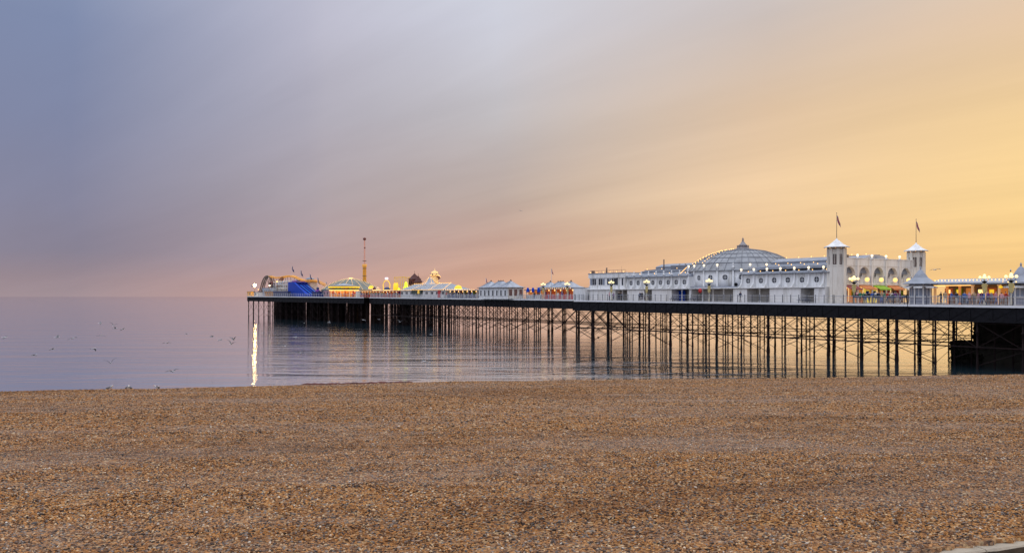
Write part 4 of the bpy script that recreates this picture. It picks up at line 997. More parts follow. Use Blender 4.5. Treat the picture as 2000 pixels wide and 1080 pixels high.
# lit arch
s = S(755,20); o = thing('lit_arch', 'yellow neon arch with a white lit sign on top', 'arch', s, 20, rz=.6); k_ = W2(s,20).y/FP
za = Z(560,s,20)-D(s); 
b_ = MB(); b_.tube([(-7.2*k_,0,0),(-7.2*k_,0,za)]+[(8*k_*math.cos(R(a)),0,za+12.5*k_*math.sin(R(a))) for a in range(170,9,-16)]+[(7.2*k_,0,za),(7.2*k_,0,0)], .14, 8); obj('arch_tube', b_, o, mats=BULBY)
b_ = MB(); b_.box(-2.8*k_,2.8*k_,-.2,.2,za+14.2*k_,za+18*k_); obj('lit_sign', b_, o, mats=SIGNW)
# yellow steel ride frame + lime figures
s = S(780,22); o = thing('yellow_steel_ride', 'open yellow steel ride frame standing right of the lit arch', 'ride', s, 22); k_ = W2(s,22).y/FP; h = Z(541.5,s,22)-D(s)
b_ = MB()
for x_ in (-22,-14,-6,4,14,24): b_.tube([(x_*k_,0,0),(x_*k_,0,h)], .10, 5); b_.tube([(x_*k_,4,0),(x_*k_,4,h)], .10, 5)
b_.tube([(-24*k_,0,h),(25*k_,0,h)], .12, 5); b_.tube([(-24*k_,4,h),(25*k_,4,h)], .12, 5); b_.tube([(-22*k_,0,h*.55),(24*k_,0,h*.66)], .08, 5); obj('frame', b_, o, mats=mat('lit_yellow_steel', (.6,.36,.04), .5, emit=(1,.6,.03), es=.25))
b_ = MB(); b_.box(-21*k_,-10*k_,.2,3.8,.6,h*.34)
for i in range(6): b_.lathe((-20+i*3)*k_,-.3,[(.35,h*.3),(.3,h*.6),(.1,h*.72)],6)
obj('lit_panel', b_, o, mats=BULBY)
for px, py0, w, lb in ((793,550,.95,'tall lime-yellow lit figure beside the yellow ride frame'),(779,562,.7,'small lime-yellow lit figure in front of the yellow frame')):
    s = S(px,18); o = thing('lit_figure', lb, 'ride figure', s, 18); h = Z(py0,s,18)-D(s); b_ = MB(); b_.lathe(0,0,[(w,0),(w*1.05,h*.6),(w*.6,h*.75),(w*.55,h*.9),(.15,h)],8); obj('body', b_, o, mats=LIME)
    b_ = MB(); b_.lathe(0,0,[(w*1.2,h*.45),(w*1.25,h*.5),(w*1.1,h*.53)],8); obj('collar', b_, o, mats=BLUEL)
# haunted house
s = S(798,24); o = thing('haunted_house', 'dark red haunted-house ride with two peaked turrets behind the restaurant roof', 'building', s, 24); k_ = W2(s,24).y/FP; h0 = Z(545,s,24)-D(s); h1 = Z(534.5,s,24)-D(s)
def turret(x0, x1, hw, hp, nm='turret'):
    b_ = MB(); b_.box(x0,x1,0,x1-x0,0,hw); w_ = obj(nm, b_, o, mats=DRED)
    b_ = MB(); pyramid(b_, x0-.35, x1+.35, -.35, x1-x0+.35, hw, hp, .1, .1); b_.tube([((x0+x1)/2,(x1-x0)/2,hp-.1),((x0+x1)/2,(x1-x0)/2,hp+.9)], .05, 4); obj('peaked_roof', b_, w_, mats=mat('dark_red_roof', (.085,.022,.018), .7, .2, 2))
    for q in (.3,.7):
        b_ = MB(); xx = x0+(x1-x0)*q; b_.box(xx-.3,xx+.3,-.05,-.012,hw*.62,hw*.88); obj('window', b_, w_, mats=IRON)
turret(0, 3.0, h0, h1); turret(4.6, 6.4, Z(551,s,24)-D(s), Z(539.5,s,24)-D(s))
b_ = MB(); b_.box(2.9,4.7,.4,2.4,0,Z(552,s,24)-D(s)); b_.box(-.4,7.2,-.6,-.1,0,h0*.45); obj('linking_wall', b_, o, mats=DRED)
# helter skelter and small lit cone beside it
s = S(849,22); o = thing('helter_skelter', 'golden lit helter-skelter tower with a brown spiral chute', 'helter skelter', s, 22); k_ = W2(s,22).y/FP; ht = Z(527,s,22)-D(s); hb = Z(534,s,22)-D(s)
GT = mat('lit_gold_tower', (.7,.5,.25), .6, .25, 3, emit=(1.0,.55,.18), es=.38)
b_ = MB(); b_.lathe(0,0,[(1.6,0),(1.25,hb*.5),(1.0,hb-.8)],14); obj('tower', b_, o, mats=GT)
b_ = MB(); b_.lathe(0,0,[(1.25,hb-.8),(1.35,hb-.6),(1.2,hb),(.7,hb+.6),(.08,ht),(.04,ht+.8)],14); obj('roof', b_, o, mats=GT)
for k in range(6): a = k*math.pi/3; b_ = MB(); b_.box(-.14,.14,-.06,.03,hb-.65,hb-.1); obj('opening', b_, o, (1.33*math.cos(a),1.33*math.sin(a),0), a+math.pi/2, mats=BROWN)
b_ = MB(); path = []
for i in range(40): a = i*.42; f = i/39; path.append(((1.55+.6*f)*math.cos(a),(1.55+.6*f)*math.sin(a),(hb-1.0)*(1-f)+1.0*f))
b_.tube(path, .28, 6); obj('spiral_chute', b_, o, mats=mat('chute_brown', (.20,.06,.03), .5))
b_ = MB()
for i in range(30): a = i*.56; f = i/29; b_.ball(((1.75+.6*f)*math.cos(a),(1.75+.6*f)*math.sin(a),(hb-.65)*(1-f)+1.3*f), .12, 5)
for i in range(10): a = i*.63; b_.ball((1.38*math.cos(a),1.38*math.sin(a),hb-.6), .13, 5); b_.ball((.9*math.cos(a),.9*math.sin(a),hb+.4), .11, 5)
obj('bulbs', b_, o, mats=BULB, kind='stuff')
s = S(840,19); o = thing('cone_tent', 'pale blue conical tent roof outlined with bulbs beside the helter skelter', 'tent', s, 19); h = Z(543,s,19)-D(s); hl = Z(554,s,19)-D(s)
b_ = MB(); b_.lathe(0,0,[(2.0,0),(2.0,hl-.6),(2.3,hl-.4),(1.2,hl+.6),(.6,h),(.1,h+.15)],12,smooth=False); obj('canvas', b_, o, mats=LEADL)
for k in range(6): a = k*math.pi/3-.2; string(o, (2.35*math.cos(a),2.35*math.sin(a),hl-.3), (.6*math.cos(a),.6*math.sin(a),h+.05), n=5)
# grey dome hall with strings, carousel in front
t = 25.0; s = S(685,t); o = thing('dome_hall', 'wide grey tent-like dome outlined with radiating strings of bulbs', 'dome', s, t); k_ = W2(s,t).y/FP
rd = 58*k_; za = Z(544.3,s,t)-D(s); z0 = Z(566,s,t)-D(s)
dp = [(rd*math.sin(R(a)*1.0), z0+(za-z0)*(math.cos(R(a)))**.9) for a in (0,14,28,42,56,70,82,90)][::-1]
dp = [(rd*f, z0+(za-z0)*(1-f**1.75)) for f in (1,.88,.74,.6,.45,.3,.15,.01)]
b_ = MB(); b_.lathe(0,0,[(rd*.97,0),(rd*.97,z0-.02)]+dp, 32, smooth=False); obj('canvas', b_, o, mats=mat('grey_canvas', (.17,.19,.17), .6, .15, .6))
for k in range(20):
    a = 2*math.pi*k/20; b_ = MB()
    pts_ = [((r+.08)*math.cos(a),(r+.08)*math.sin(a),z+.12) for r, z in dp]
    b_.tube(pts_, .05, 4, 1, caps=False)
    for p, q in zip(pts_, pts_[1:]):
        for f in (0,.33,.66): b_.ball(Vector(p).lerp(Vector(q), f), .105, 5)
    obj('light_string', b_, o, mats=[glow('soft_bulb_glow', (1.0,.66,.34), 1.6), IRON])
b_ = MB(); b_.box(-.9,.9,-.4,.4,za,za+.35); obj('top_light', b_, o, mats=BULB)
t = 13.5; s = S(672,t); o = thing('carousel', 'round carousel with a scalloped yellow lit rim and glowing red and orange interior', 'carousel', s, t); k_ = W2(s,t).y/FP; rc = 29*k_
zr = Z(561.3,s,t)-D(s); zb2 = Z(566.5,s,t)-D(s)
b_ = MB(); b_.lathe(0,0,[(rc*.97,zb2),(rc,zr-.2)],28); obj('frieze', b_, o, mats=mat('green_frieze', (.10,.18,.06), .6, .6, .9, dirt=(.30,.05,.03)))
b_ = MB(); b_.lathe(0,0,[(rc*1.02,zr+.45),(rc*.5,zr+1.0),(.05,zr+1.4)],28); obj('canopy', b_, o, mats=LEADL)
for k in range(24):
    a = 2*math.pi*k/24; b_ = MB(); w_ = rc*math.pi/24; b_.prism([(-w_,.20),(w_,.20),(w_,-.0),(w_*.7,-.22),(0,-.30),(-w_*.7,-.22),(-w_,-.0)], 'y', -.06, .06); obj('scallop', b_, o, (rc*1.03*math.cos(a),rc*1.03*math.sin(a),zr+.1), a+math.pi/2, mats=BULBY)
b_ = MB(); b_.lathe(0,0,[(rc*.99,zb2-.2),(rc*1.02,zb2-.1),(rc*.99,zb2)],28); obj('bulb_rim', b_, o, mats=BULB)
for k in range(20):
    a = 2*math.pi*k/20; b_ = MB(); b_.box(-.16,.16,-.1,.1,0,zb2-.21); obj('column', b_, o, (rc*.93*math.cos(a),rc*.93*math.sin(a),0), a+math.pi/2, mats=[WARMC,RED,WARM][k%3])
b_ = MB(); b_.lathe(0,0,[(rc*.55,0),(rc*.55,zb2-.01)],20); obj('centre_drum', b_, o, mats=WARM)
for k in range(16):
    a = 2*math.pi*k/16; b_ = MB(); b_.ball((0,0,1.3), .42, 8, 0, .8); b_.tube([(.35,0,1.4),(.6,0,1.9)], .15, 6); b_.tube([(0,0,0),(0,0,zb2-.02)], .05, 5, 1)
    obj('horse', b_, o, (rc*.76*math.cos(a),rc*.76*math.sin(a),0), a, mats=[[WARMR,WHITE,RED,WARMC][k%4], GOLD])
for (px, lb) in ((649,'left'),(699,'right')):
    s_ = S(px, 11.6); oo = thing('gate_pier', f'cream gate pier at the {lb} side of the glowing carousel', 'pillar', s_, 11.6); b_ = MB(); b_.box(-.7,.7,-.5,.5,0,1.95); b_.box(-.8,.8,-.6,.6,1.951,2.1); obj('shaft', b_, oo, mats=CREAM)
s_ = S(628,14); o = thing('purple_figure', 'purple and navy figure-shaped ride entrance left of the grey dome', 'ride figure', s_, 12.5); h = Z(560.5,s_,12.5)-D(s_)
b_ = MB(); b_.lathe(0,0,[(.55,0),(.75,h*.25),(.6,h*.45),(1.0,h*.6),(.5,h*.72)],10); obj('body', b_, o, mats=PURPLE); b_ = MB(); b_.ball((0,0,h*.84), .62, 8); obj('hat', b_, o, mats=NAVY)
b_ = MB(); b_.tube([(-2.8,0,h*.5),(-1,0,h*.6),(1,0,h*.6),(3.0,0,h*.55)], .16, 6); obj('arms', b_, o, mats=NAVY)
# tall tower ride
t = 30; s = S(712,t); o = thing('tower_ride', 'tall yellow tower ride with a thin lattice mast and dark pod at its tip', 'ride', s, t); k_ = W2(s,t).y/FP
h1 = Z(516,s,t)-D(s); h2 = Z(463,s,t)-D(s)
b_ = MB(); b_.lathe(0,0,[(.75,0),(.70,h1-1.2),(.9,h1-1.0),(.9,h1)],10); obj('column', b_, o, mats=YEL)
for i in range(4): b_ = MB(); z_ = 5+i*3.0; b_.lathe(0,0,[(.73,z_),(.80,z_+.05),(.80,z_+.2),(.73,z_+.25)],10); obj('collar', b_, o, mats=BROWN)
ma = Vector((-1.0,.5,0)); b_ = MB()
for (a, c) in ((-.28,-.28),(.28,-.28),(0,.3)): b_.tube([ma+Vector((a,c,3)), ma+Vector((a*.5,c*.5,h2-1))], .06, 4, caps=False)
for i in range(40):
    z_ = 3+(h2-4)*i/40; z2 = 3+(h2-4)*(i+1)/40; sg_ = 1 if i % 2 else -1; b_.tube([ma+Vector((.25*sg_,-.25,z_)), ma+Vector((-.25*sg_,-.25,z2))], .04, 4, caps=False)
obj('lattice_mast', b_, o, mats=mat('glowing_pink_mast', (.62,.28,.18), .5, emit=(1.0,.35,.2), es=.18))  # faint emission makes the mast look lit
b_ = MB(); b_.tube([ma+Vector((0,0,h1-.8)),(0,0,h1-.8)], .5, 8); b_.ball(ma+Vector((-.6,0,h1-.6)), .75, 8); obj('pivot_head', b_, o, mats=BROWN)
b_ = MB(); b_.ball(ma+Vector((0,0,h2-.7)), .65, 8, 0, .9); b_.box(ma.x-.95,ma.x-.5,ma.y-.3,ma.y+.3,h2-1.1,h2-.3); b_.ball(ma+Vector((0,0,h2-4.2)), .35, 6); obj('pod', b_, o, mats=mat('dark_red_pod', (.16,.03,.02), .5))
# blue inflatable slide
t = 8; s0, s1 = S(562.5,t), S(612,t); o = thing('inflatable_slide', 'bright blue inflatable slide with lanes running down to the right', 'slide', s0, t); Ls = s1-s0
h = Z(551,s0,t)-D(s0); tp = S(574,t)-s0
b_ = MB(); b_.prism([(0,0),(0,h),(tp,h*1.0),(tp,h*.97),(Ls*.72,h*.16),(Ls,.25),(Ls,0)], 'y', 0, .7); obj('side_wall', b_, o, mats=BLUE)
for i in range(4):
    y0_ = .75+i*1.25; b_ = MB(); b_.prism([(tp*.4,0),(tp*.4,h*.80),(tp,h*.80),(Ls*.74,h*.10),(Ls*.95,.2),(Ls*.95,0)], 'y', y0_, y0_+.95); obj('slide_lane', b_, o, mats=BLUEL if i % 2 else BLUE)
    b_ = MB(); b_.tube([(tp*.4,y0_+1.1,h*.84),(tp,y0_+1.1,h*.84),(Ls*.74,y0_+1.1,h*.14),(Ls*.95,y0_+1.1,.3)], .16, 6); obj('lane_divider', b_, o, mats=BLUED)
b_ = MB(); b_.box(0,tp*.9,.72,5.8,0,h*.985); obj('rear_tower', b_, o, mats=BLUED)
s_ = S(572,15); o = thing('graffiti_wall', 'violet graffiti-painted ride front behind the blue slide', 'ride', s_, 15); h = Z(550,s_,15)-D(s_)
b_ = MB(); b_.box(0,S(589,15)-s_,0,1.5,0,h); obj('painted_panel', b_, o, mats=VIOLET)
for i in range(3): b_ = MB(); b_.ball((.8+i*1.7,-.1,h), .6, 8); obj('crest', b_, o, mats=VIOLET)
# white cabin towers and bar
t = 20; s0 = S(590,t); o = thing('bar_building', 'white seaside bar building with red lettering and a capped round turret', 'bar', s0, t); k_ = W2(s0,t).y/FP; Ls = S(606,t)-s0; hb_ = Z(552.5,s0,t)-D(s0)
b_ = MB(); b_.box(0,Ls,0,3.0,0,hb_); obj('wall', b_, o, mats=mat('warm_white_wall', (.80,.68,.58), .6, .1, 1))
b_ = MB(); b_.box(-.2,Ls+.2,-.2,3.2,hb_,hb_+.2); obj('parapet', b_, o, mats=TAN)
b_ = MB(); xx = S(601,t)-s0; b_.lathe(xx,1.0,[(1.5,0),(1.5,hb_+.1),(1.9,hb_+.3),(1.9,hb_+.9)],14); tr = obj('turret', b_, o, mats=LEADL)
b_ = MB(); b_.lathe(xx,1.0,[(1.93,hb_+.92),(1.93,hb_+1.5),(1.3,hb_+2.0),(.1,hb_+2.3)],14); obj('turret_cap', b_, tr, mats=LEAD)
b_ = MB(); b_.lathe(xx,1.0,[(1.95,hb_+.35),(1.96,hb_+.9)],14); obj('turret_window_band', b_, tr, mats=NAVY)
fc = bpy.data.curves.new('lettering', 'FONT'); fc.body = 'BAR'; fc.size = 2.3; fc.extrude = .05; fc.align_x = 'CENTER'; fo = bpy.data.objects.new('lettering', fc); C.objects.link(fo); fo.parent = o; fo.location = (S(597,t)-s0, -1.0, Z(563,s0,t)-D(s0)); fo.rotation_euler = (R(90),0,0); fc.materials.append(RED)
t = 18; s0 = S(583,t); o = thing('round_kiosk', 'round white lookout kiosk with a grey cap above the blue slide', 'kiosk', s0, t); h = Z(544.5,s0,t)-D(s0)
b_ = MB(); b_.lathe(0,0,[(.9,0),(.9,h-2.2),(1.5,h-1.9),(1.5,h-1.3)],12); obj('drum', b_, o, mats=WHITE); b_ = MB(); b_.lathe(0,0,[(1.55,h-1.28),(1.6,h-.9)],12); obj('window_band', b_, o, mats=GLASSD)
b_ = MB(); b_.lathe(0,0,[(1.7,h-.88),(1.65,h-.7),(.9,h-.15),(.05,h)],12); obj('cap', b_, o, mats=LEAD)
for px, yt, t, lb in ((570,519,20,'tallest'),(587,527,20,'second tallest'),(605,534.5,20,'second shortest'),(620,541.5,22,'shortest')):
    pole_flag(f'flagpole with a dark striped flag, {lb} of the four beside the blue slide', px, yt, t, FLAGP, group='four flagpoles stepping down beside the blue slide', scale=1.9)
pole_flag('small flagpole with a dark flag left of the bright floodlight', 490.5, 556, 10, FLAGP, scale=.7)
pole_flag('small flagpole at the left rim of the grey dome', 637, 550, 22, FLAGP, scale=.7)
# rollercoaster
t = 16; s0 = S(505,t); o = thing('roller_coaster', 'brown and yellow looping roller-coaster track at the seaward end', 'roller coaster', s0, t)
def P_(px, py, tt=t): s_ = S(px, tt); return Vector((s_-s0, tt-t, Z(py, s_, tt)-D(s0)))
def track(pts, m, r=.16, gauge=1.2, parent=o):
    b_ = MB(); fine = []
    for i in range(len(pts)-1):
        p0 = pts[max(i-1,0)]; p1 = pts[i]; p2 = pts[i+1]; p3 = pts[min(i+2,len(pts)-1)]
        for k in range(6):
            u = k/6; fine.append(.5*((2*p1)+(p2-p0)*u+(2*p0-5*p1+4*p2-p3)*u*u+(3*p1-p0-3*p2+p3)*u**3))
    fine.append(pts[-1]); off = Vector((0,gauge,0))
    b_.tube(fine, r, 5); b_.tube([p+off for p in fine], r, 5)
    b_.tube([p+off*.5-Vector((.2,0,.5)) for p in fine], r*1.4, 5)
    for p in fine[::1]: b_.tube([p, p+off], .07, 4, caps=False); b_.tube([p, p+off*.5-Vector((.2,0,.5))], .06, 4, caps=False)
    obj('track', b_, parent, mats=m)
track([P_(505,573),P_(508,565),P_(511,553),P_(514,545),P_(518,540),P_(523,538.5),P_(526,542),P_(529,552),P_(527,560)], BROWN, .2, 1.8)
track([P_(524,539),P_(534,541),P_(545,541),P_(552,540),P_(560,538.5),P_(568,538.5),P_(575,541),P_(586,546),P_(598,548,18),P_(608,547,20),P_(618,549,22),P_(632,556,23)], YEL, .16, 1.4)
track([P_(540,560),P_(544,551),P_(548,543),P_(551,541)], mat('orange_track', (.45,.16,.05), .5), .2, 1.5)
b_ = MB()
for px, py in ((518,541),(526,545),(534,541),(545,542),(552,541),(562,540),(575,542),(586,547),(598,549)):
    p = P_(px, py); b_.tube([p-Vector((1.0,0,0)) if 0 else p, (p.x-.8,p.y-.5,0)], .10, 5); b_.tube([p+Vector((0,1.2,0)), (p.x+.8,p.y+1.9,0)], .10, 5)
b_.tube([P_(516,558),P_(521,546),P_(526,556)], .07, 4); b_.tube([P_(530,558),P_(545,552)], .07, 4)
obj('support_frame', b_, o, mats=BROWN)
b_ = MB(); b_.tube([P_(531,555)+Vector((0,-1,0)),P_(534,550.5)+Vector((0,-1,0)),P_(539,555)+Vector((0,-1,0))], .5, 6); obj('coaster_train', b_, o, mats=DRED)
def lowblock(name, label, cat, px0, px1, py, t, dep, m, m2=None, z1=0):
    s0 = S(px0,t); o = thing(name, label, cat, s0, t); Ls = S(px1,t)-s0; h = Z(py,s0,t)-D(s0)
    b_ = MB(); b_.box(0,Ls,0,dep,0,h); obj('wall', b_, o, mats=m)
    b_ = MB(); b_.box(-.15,Ls+.15,-.15,dep+.15,h,h+.15); obj('roof', b_, o, mats=m2 or LEAD)
    for i in range(max(1,int(Ls/3))): b_ = MB(); u = 1+i*3.0; b_.box(u-.4,u+.5,-.06,-.012,h*.35,h*.75); obj('window', b_, o, mats=GLASSD)
    return o
o = thing('wild_mouse_frame', 'pale white lattice of low ride track behind the ride cabins', 'ride', S(534,13), 13); s0_ = S(534,13); b_ = MB()
for lv, (py_a, py_b) in enumerate(((552,549),(558,556),(565,563))):
    pa, pb = Z(py_a,s0_,13)-D(s0_), Z(py_b,s0_,13)-D(s0_); L9 = S(562,13)-s0_
    for yy in (0,1.1,2.6): b_.tube([(0,yy,pa),(L9*.4,yy,pa+.5),(L9*.7,yy,pb-.3),(L9,yy,pb)], .09, 5)
obj('track', b_, o, mats=WHITE); b_ = MB()
for i in range(9):
    for yy in (0,2.6): b_.tube([(L9*i/8,yy,0),(L9*i/8,yy,Z(550,s0_,13)-D(s0_))], .09, 5)
    if i < 8: b_.tube([(L9*i/8,0,.5),(L9*(i+1)/8,0,3.2)], .06, 4); b_.tube([(L9*i/8,0,3.2),(L9*(i+1)/8,0,.5)], .06, 4)
obj('lattice_support', b_, o, mats=LEADL)
for i in range(6): obj('bulb', bulb_me, o, (L9*(i+.5)/6, -.2, Z(551,s0_,13)-D(s0_)))
lowblock('ride_cabin','long pale cabin behind the roller-coaster foot at the seaward end','cabin',512,534,563,14,3,LEADL)
lowblock('ride_hut','tan timber hut by the railing left of the blue wall','hut',517,533,569.5,6,2,TAN)
lowblock('ride_fence','low indigo wall between the tan hut and the blue slide','wall',533.5,562,570,5,1.2,NAVY,BLUED)
lowblock('ride_cabin','white ride station with a dark window under the orange track','cabin',531,547,559,18,3,WHITE)
lowblock('ride_cabin','cream platform building between the ride station and the blue slide','cabin',546,563,556,20,3,mat('warm_white_wall',(1,1,1)),BROWN)
lowblock('yellow_cart','small yellow and brown cart at the very end of the pier','cart',482.5,491,570,3,1.5,YEL,BROWN)
lowblock('white_booth','small white booth beside the foot of the coaster track','booth',494,504,571,4,2,WHITE)
lowblock('entrance_wall','dark blue ride wall between the slide foot and the purple figure','wall',610,624,570.5,8,1,BLUED,NAVY)
lowblock('pink_booth','pink and grey booth left of the glowing carousel','booth',632,647,567.5,12.5,2,mat('pink_wall',(.50,.30,.32),.6))
for px, py, w, lb in ((545,553.5,1.3,'grey dished canopy under the orange track'),(554,551,.9,'small dark mushroom canopy left of the blue slide')):
    s = S(px,15); o = thing('canopy', lb, 'canopy', s, 15, 'small round ride canopies'); h = Z(py,s,15)-D(s); b_ = MB(); b_.lathe(0,0,[(w*1.6,h-.35),(w*1.2,h-.1),(.05,h+.5)],12); obj('top', b_, o, mats=LEAD); b_ = MB(); b_.tube([(0,0,0),(0,0,h-.2)], .12, 6); obj('post', b_, o, mats=WHITE)
# floodlights
def flood(label, px, py, t, r, m, watts):
    s = S(px,t); o = thing('floodlight', label, 'floodlight', s, t, 'floodlights at the seaward end'); h = Z(py,s,t)-D(s)
    b_ = MB(); b_.ball((0,0,h), r, 12); obj('lamp', b_, o, mats=m); b_ = MB(); b_.tube([(0,0,0),(0,0,h-r*.9)], .09, 6); obj('pole', b_, o, mats=BROWN)
    if watts:
        l_ = bpy.data.lights.new('floodlight_glow', 'POINT'); l_.energy = watts; l_.color = (1.0,.80,.45); l_.shadow_soft_size = r*1.02; lo = bpy.data.objects.new('floodlight_glow', l_); C.objects.link(lo); lo.parent = o; lo.location = (0,0,h)
flood('very bright white floodlight on a pole at the seaward end', 497.5, 557, 3, .55, FLOOD, 0)
flood('smaller floodlight on a pole inside the coaster loop', 526.5, 557.5, 8, .32, mat('flood_glow_small', (.6,.6,.5), emit=(1,.9,.62), es=4.0), 0)
for px, py, r in ((504.5,565.5,.22),(541,550,.3)): flood('small warm lamp beside the coaster '+('foot' if px < 520 else 'hill'), px, py, 10, r, BULB, 0)
print('T head done')

# ---------------------------------------------------------------- people on the deck
def body_mesh(pose, name):
    """one continuous skinned figure, 1.74 m tall, facing +x"""
    J = {'pelvis':(0,0,.95),'waist':(0,0,1.12),'chest':(.01,0,1.34),'neck':(.01,0,1.50),'head':(.03,0,1.60),'top':(.02,0,1.70)}
    E_ = [('pelvis','waist'),('waist','chest'),('chest','neck'),('neck','head'),('head','top')]; Rr = {'pelvis':.15,'waist':.13,'chest':.16,'neck':.055,'head':.095,'top':.075}
    st = {'walk':.26,'stand':.03,'lean':.06}[pose]
    for sd_, f in ((-1, st), (1, -st)):
        n = 'L' if sd_ < 0 else 'R'
        J['hip'+n] = (0,.10*sd_,.90); J['knee'+n] = (f*.55+.04,.10*sd_,.50); J['ank'+n] = (f-.02,.10*sd_,.09); J['toe'+n] = (f+.16,.11*sd_,.04)
        J['sh'+n] = (.0,.20*sd_,1.42); ar_ = -f*.8
        if pose == 'lean': J['el'+n] = (.16,.26*sd_,1.20); J['wr'+n] = (.38,.18*sd_,1.14); J['ha'+n] = (.46,.16*sd_,1.13)
        else: J['el'+n] = (ar_*.4-.02,.25*sd_,1.14); J['wr'+n] = (ar_+.06,.25*sd_,.90); J['ha'+n] = (ar_+.09,.245*sd_,.80)
        E_ += [('pelvis','hip'+n),('hip'+n,'knee'+n),('knee'+n,'ank'+n),('ank'+n,'toe'+n),('chest','sh'+n),('sh'+n,'el'+n),('el'+n,'wr'+n),('wr'+n,'ha'+n)]
        Rr.update({'hip'+n:.10,'knee'+n:.065,'ank'+n:.045,'toe'+n:.035,'sh'+n:.065,'el'+n:.045,'wr'+n:.032,'ha'+n:.035})
    names = list(J); me = bpy.data.meshes.new(name); me.from_pydata([J[n] for n in names], [(names.index(a),names.index(b)) for a,b in E_], [])
    o = bpy.data.objects.new('person_rig', me); C.objects.link(o); sk = o.modifiers.new('s','SKIN'); ss = o.modifiers.new('u','SUBSURF'); ss.levels = 1; ss.render_levels = 1
    if not me.skin_vertices: 
        bm = bmesh.new(); bm.from_mesh(me); bm.verts.layers.skin.verify(); bm.to_mesh(me); bm.free()
    for i, n in enumerate(names):
        v = me.skin_vertices[0].data[i]; v.radius = (Rr[n], Rr[n]); v.use_root = (n == 'pelvis')
    bpy.context.view_layer.update()
    dg = bpy.context.evaluated_depsgraph_get(); m2 = bpy.data.meshes.new_from_object(o.evaluated_get(dg)); m2.name = name
    bpy.data.objects.remove(o)
    zmax = max(v.co.z for v in m2.vertices)
    for p in m2.polygons:
        c = p.center; hand = (abs(c.y) > .13 and pose != 'lean' and c.z < .89 and c.z > .72 and abs(c.y) > .19) or (pose == 'lean' and c.x > .41 and c.z > 1)
        p.material_index = 4 if c.z < .09 else 1 if hand else 2 if c.z > .93 and c.z < 1.49 else 3 if c.z <= .93 else (0 if (c.z > 1.67 or c.x < .01) and c.z > 1.54 else 1); p.use_smooth = True
        if pose != 'lean' and .72 < c.z < .98 and abs(c.y) > .20 and not hand: p.material_index = 2
    for v in range(5): m2.materials.append(None)
    return m2
POSES = {k: body_mesh(k, 'person') for k in ('walk','stand','lean')}
SKIN = mat('skin', (.52,.32,.22), .6); HAIR = {'dark': mat('dark_hair', (.03,.02,.015), .7), 'fair': mat('fair_hair', (.35,.24,.12), .7), 'grey': mat('grey_hair', (.35,.34,.33), .7)}
CL = {'navy':(.02,.03,.08),'black':(.015,.015,.018),'grey':(.22,.22,.23),'white':(.65,.64,.62),'red':(.42,.03,.03),'green':(.03,.22,.12),'pink':(.60,.28,.32),'blue':(.04,.12,.40),'tan':(.40,.28,.17),'purple':(.16,.06,.22)}
CLM = {k: mat('cloth_'+k, v, .85, .08, 6) for k, v in CL.items()}
SHOE = mat('shoe_leather', (.02,.018,.016), .6)
used_lab = set()
def person(px, t, pose, top, leg, where, hair='dark', rz=None, group=None, s=None):
    s = S(px, t) if s is None else s
    verb = {'walk':'walking','stand':'standing','lean':'leaning'}[pose]
    lab = f'person in {top} top and {leg} trousers {verb} {where}'
    o = obj('person', POSES[pose]); w = W2(s, t); o.location = (w.x, w.y, D(s)); o.rotation_euler = (0,0,RZ+(rz if rz is not None else random.uniform(-3,3)))
    for i, m in enumerate((HAIR[hair], SKIN, CLM[top], CLM[leg], SHOE)): o.material_slots[i].link = 'OBJECT'; o.material_slots[i].material = m
    k = random.uniform(.94,1.04); o.scale = (k,k,k); tag(o, lab, 'person', group); return o
person(1446, 1.6, 'walk', 'navy', 'grey', 'alone past the white wall under the dome', rz=math.pi)
person(1250, 1.4, 'stand', 'navy', 'black', 'before the pavilion recess, left of a pair', rz=-1.6); person(1254, 1.7, 'stand', 'black', 'navy', 'right of a pair before the pavilion recess')
for px, tp, lg, wh, p in ((1190,'pink','navy','left of the lamp standard by the annexe','stand'),(1199,'purple','navy','right of the lamp standard by the annexe','lean'),(1209,'black','navy','left of two in the annexe recess','stand'),(1214,'navy','black','right of two in the annexe recess','stand')):
    person(px, 1.6, p, tp, lg, wh)
tops = ['red','navy','white','pink','black','blue','green','grey','purple','tan']; legs = ['navy','black','grey','tan','blue','white']
k_ = 0
combos = [(a,b) for b in legs for a in tops]; random.shuffle(combos)
green_first = [('green','navy')]
for px in (1674,1680,1687,1691,1698,1704,1711,1716,1722,1726,1733,1738,1743,1748,1752,1758):
    a, b = combos[k_]; k_ += 1; t_ = random.uniform(2.0, 5.0); person(px, t_, random.choice(('stand','walk','stand')), a, b, 'in the crowd before the arched front', random.choice(list(HAIR)))
for px in (1838,1846,1858,1868,1884,1893,1903,1911,1917,1922,1929,1936,1945,1956,1964):
    a, b = combos[k_]; k_ += 1; person(px, random.uniform(1.5, 5.5), random.choice(('stand','walk','lean')), a, b, 'in front of the glowing arcade', random.choice(list(HAIR)))
tops2 = combos[::-1]; k_ = 0
for px in (706,711,716,720,727,733,739,746,750,757,761,766,771,776):
    a, b = tops2[k_]; k_ += 1; person(px, random.uniform(11.8, 13.2), 'stand', a, b, 'by the stalls between dome and restaurant', random.choice(list(HAIR)))
for px in (872,879,886,893,900,908,915,922,1044,1056,1071,1090,1098):
    a, b = tops2[k_]; k_ += 1; person(px, random.uniform(11.9, 13.6), 'stand', a, b, 'on the narrow deck near the three-roofed shelter', random.choice(list(HAIR)))
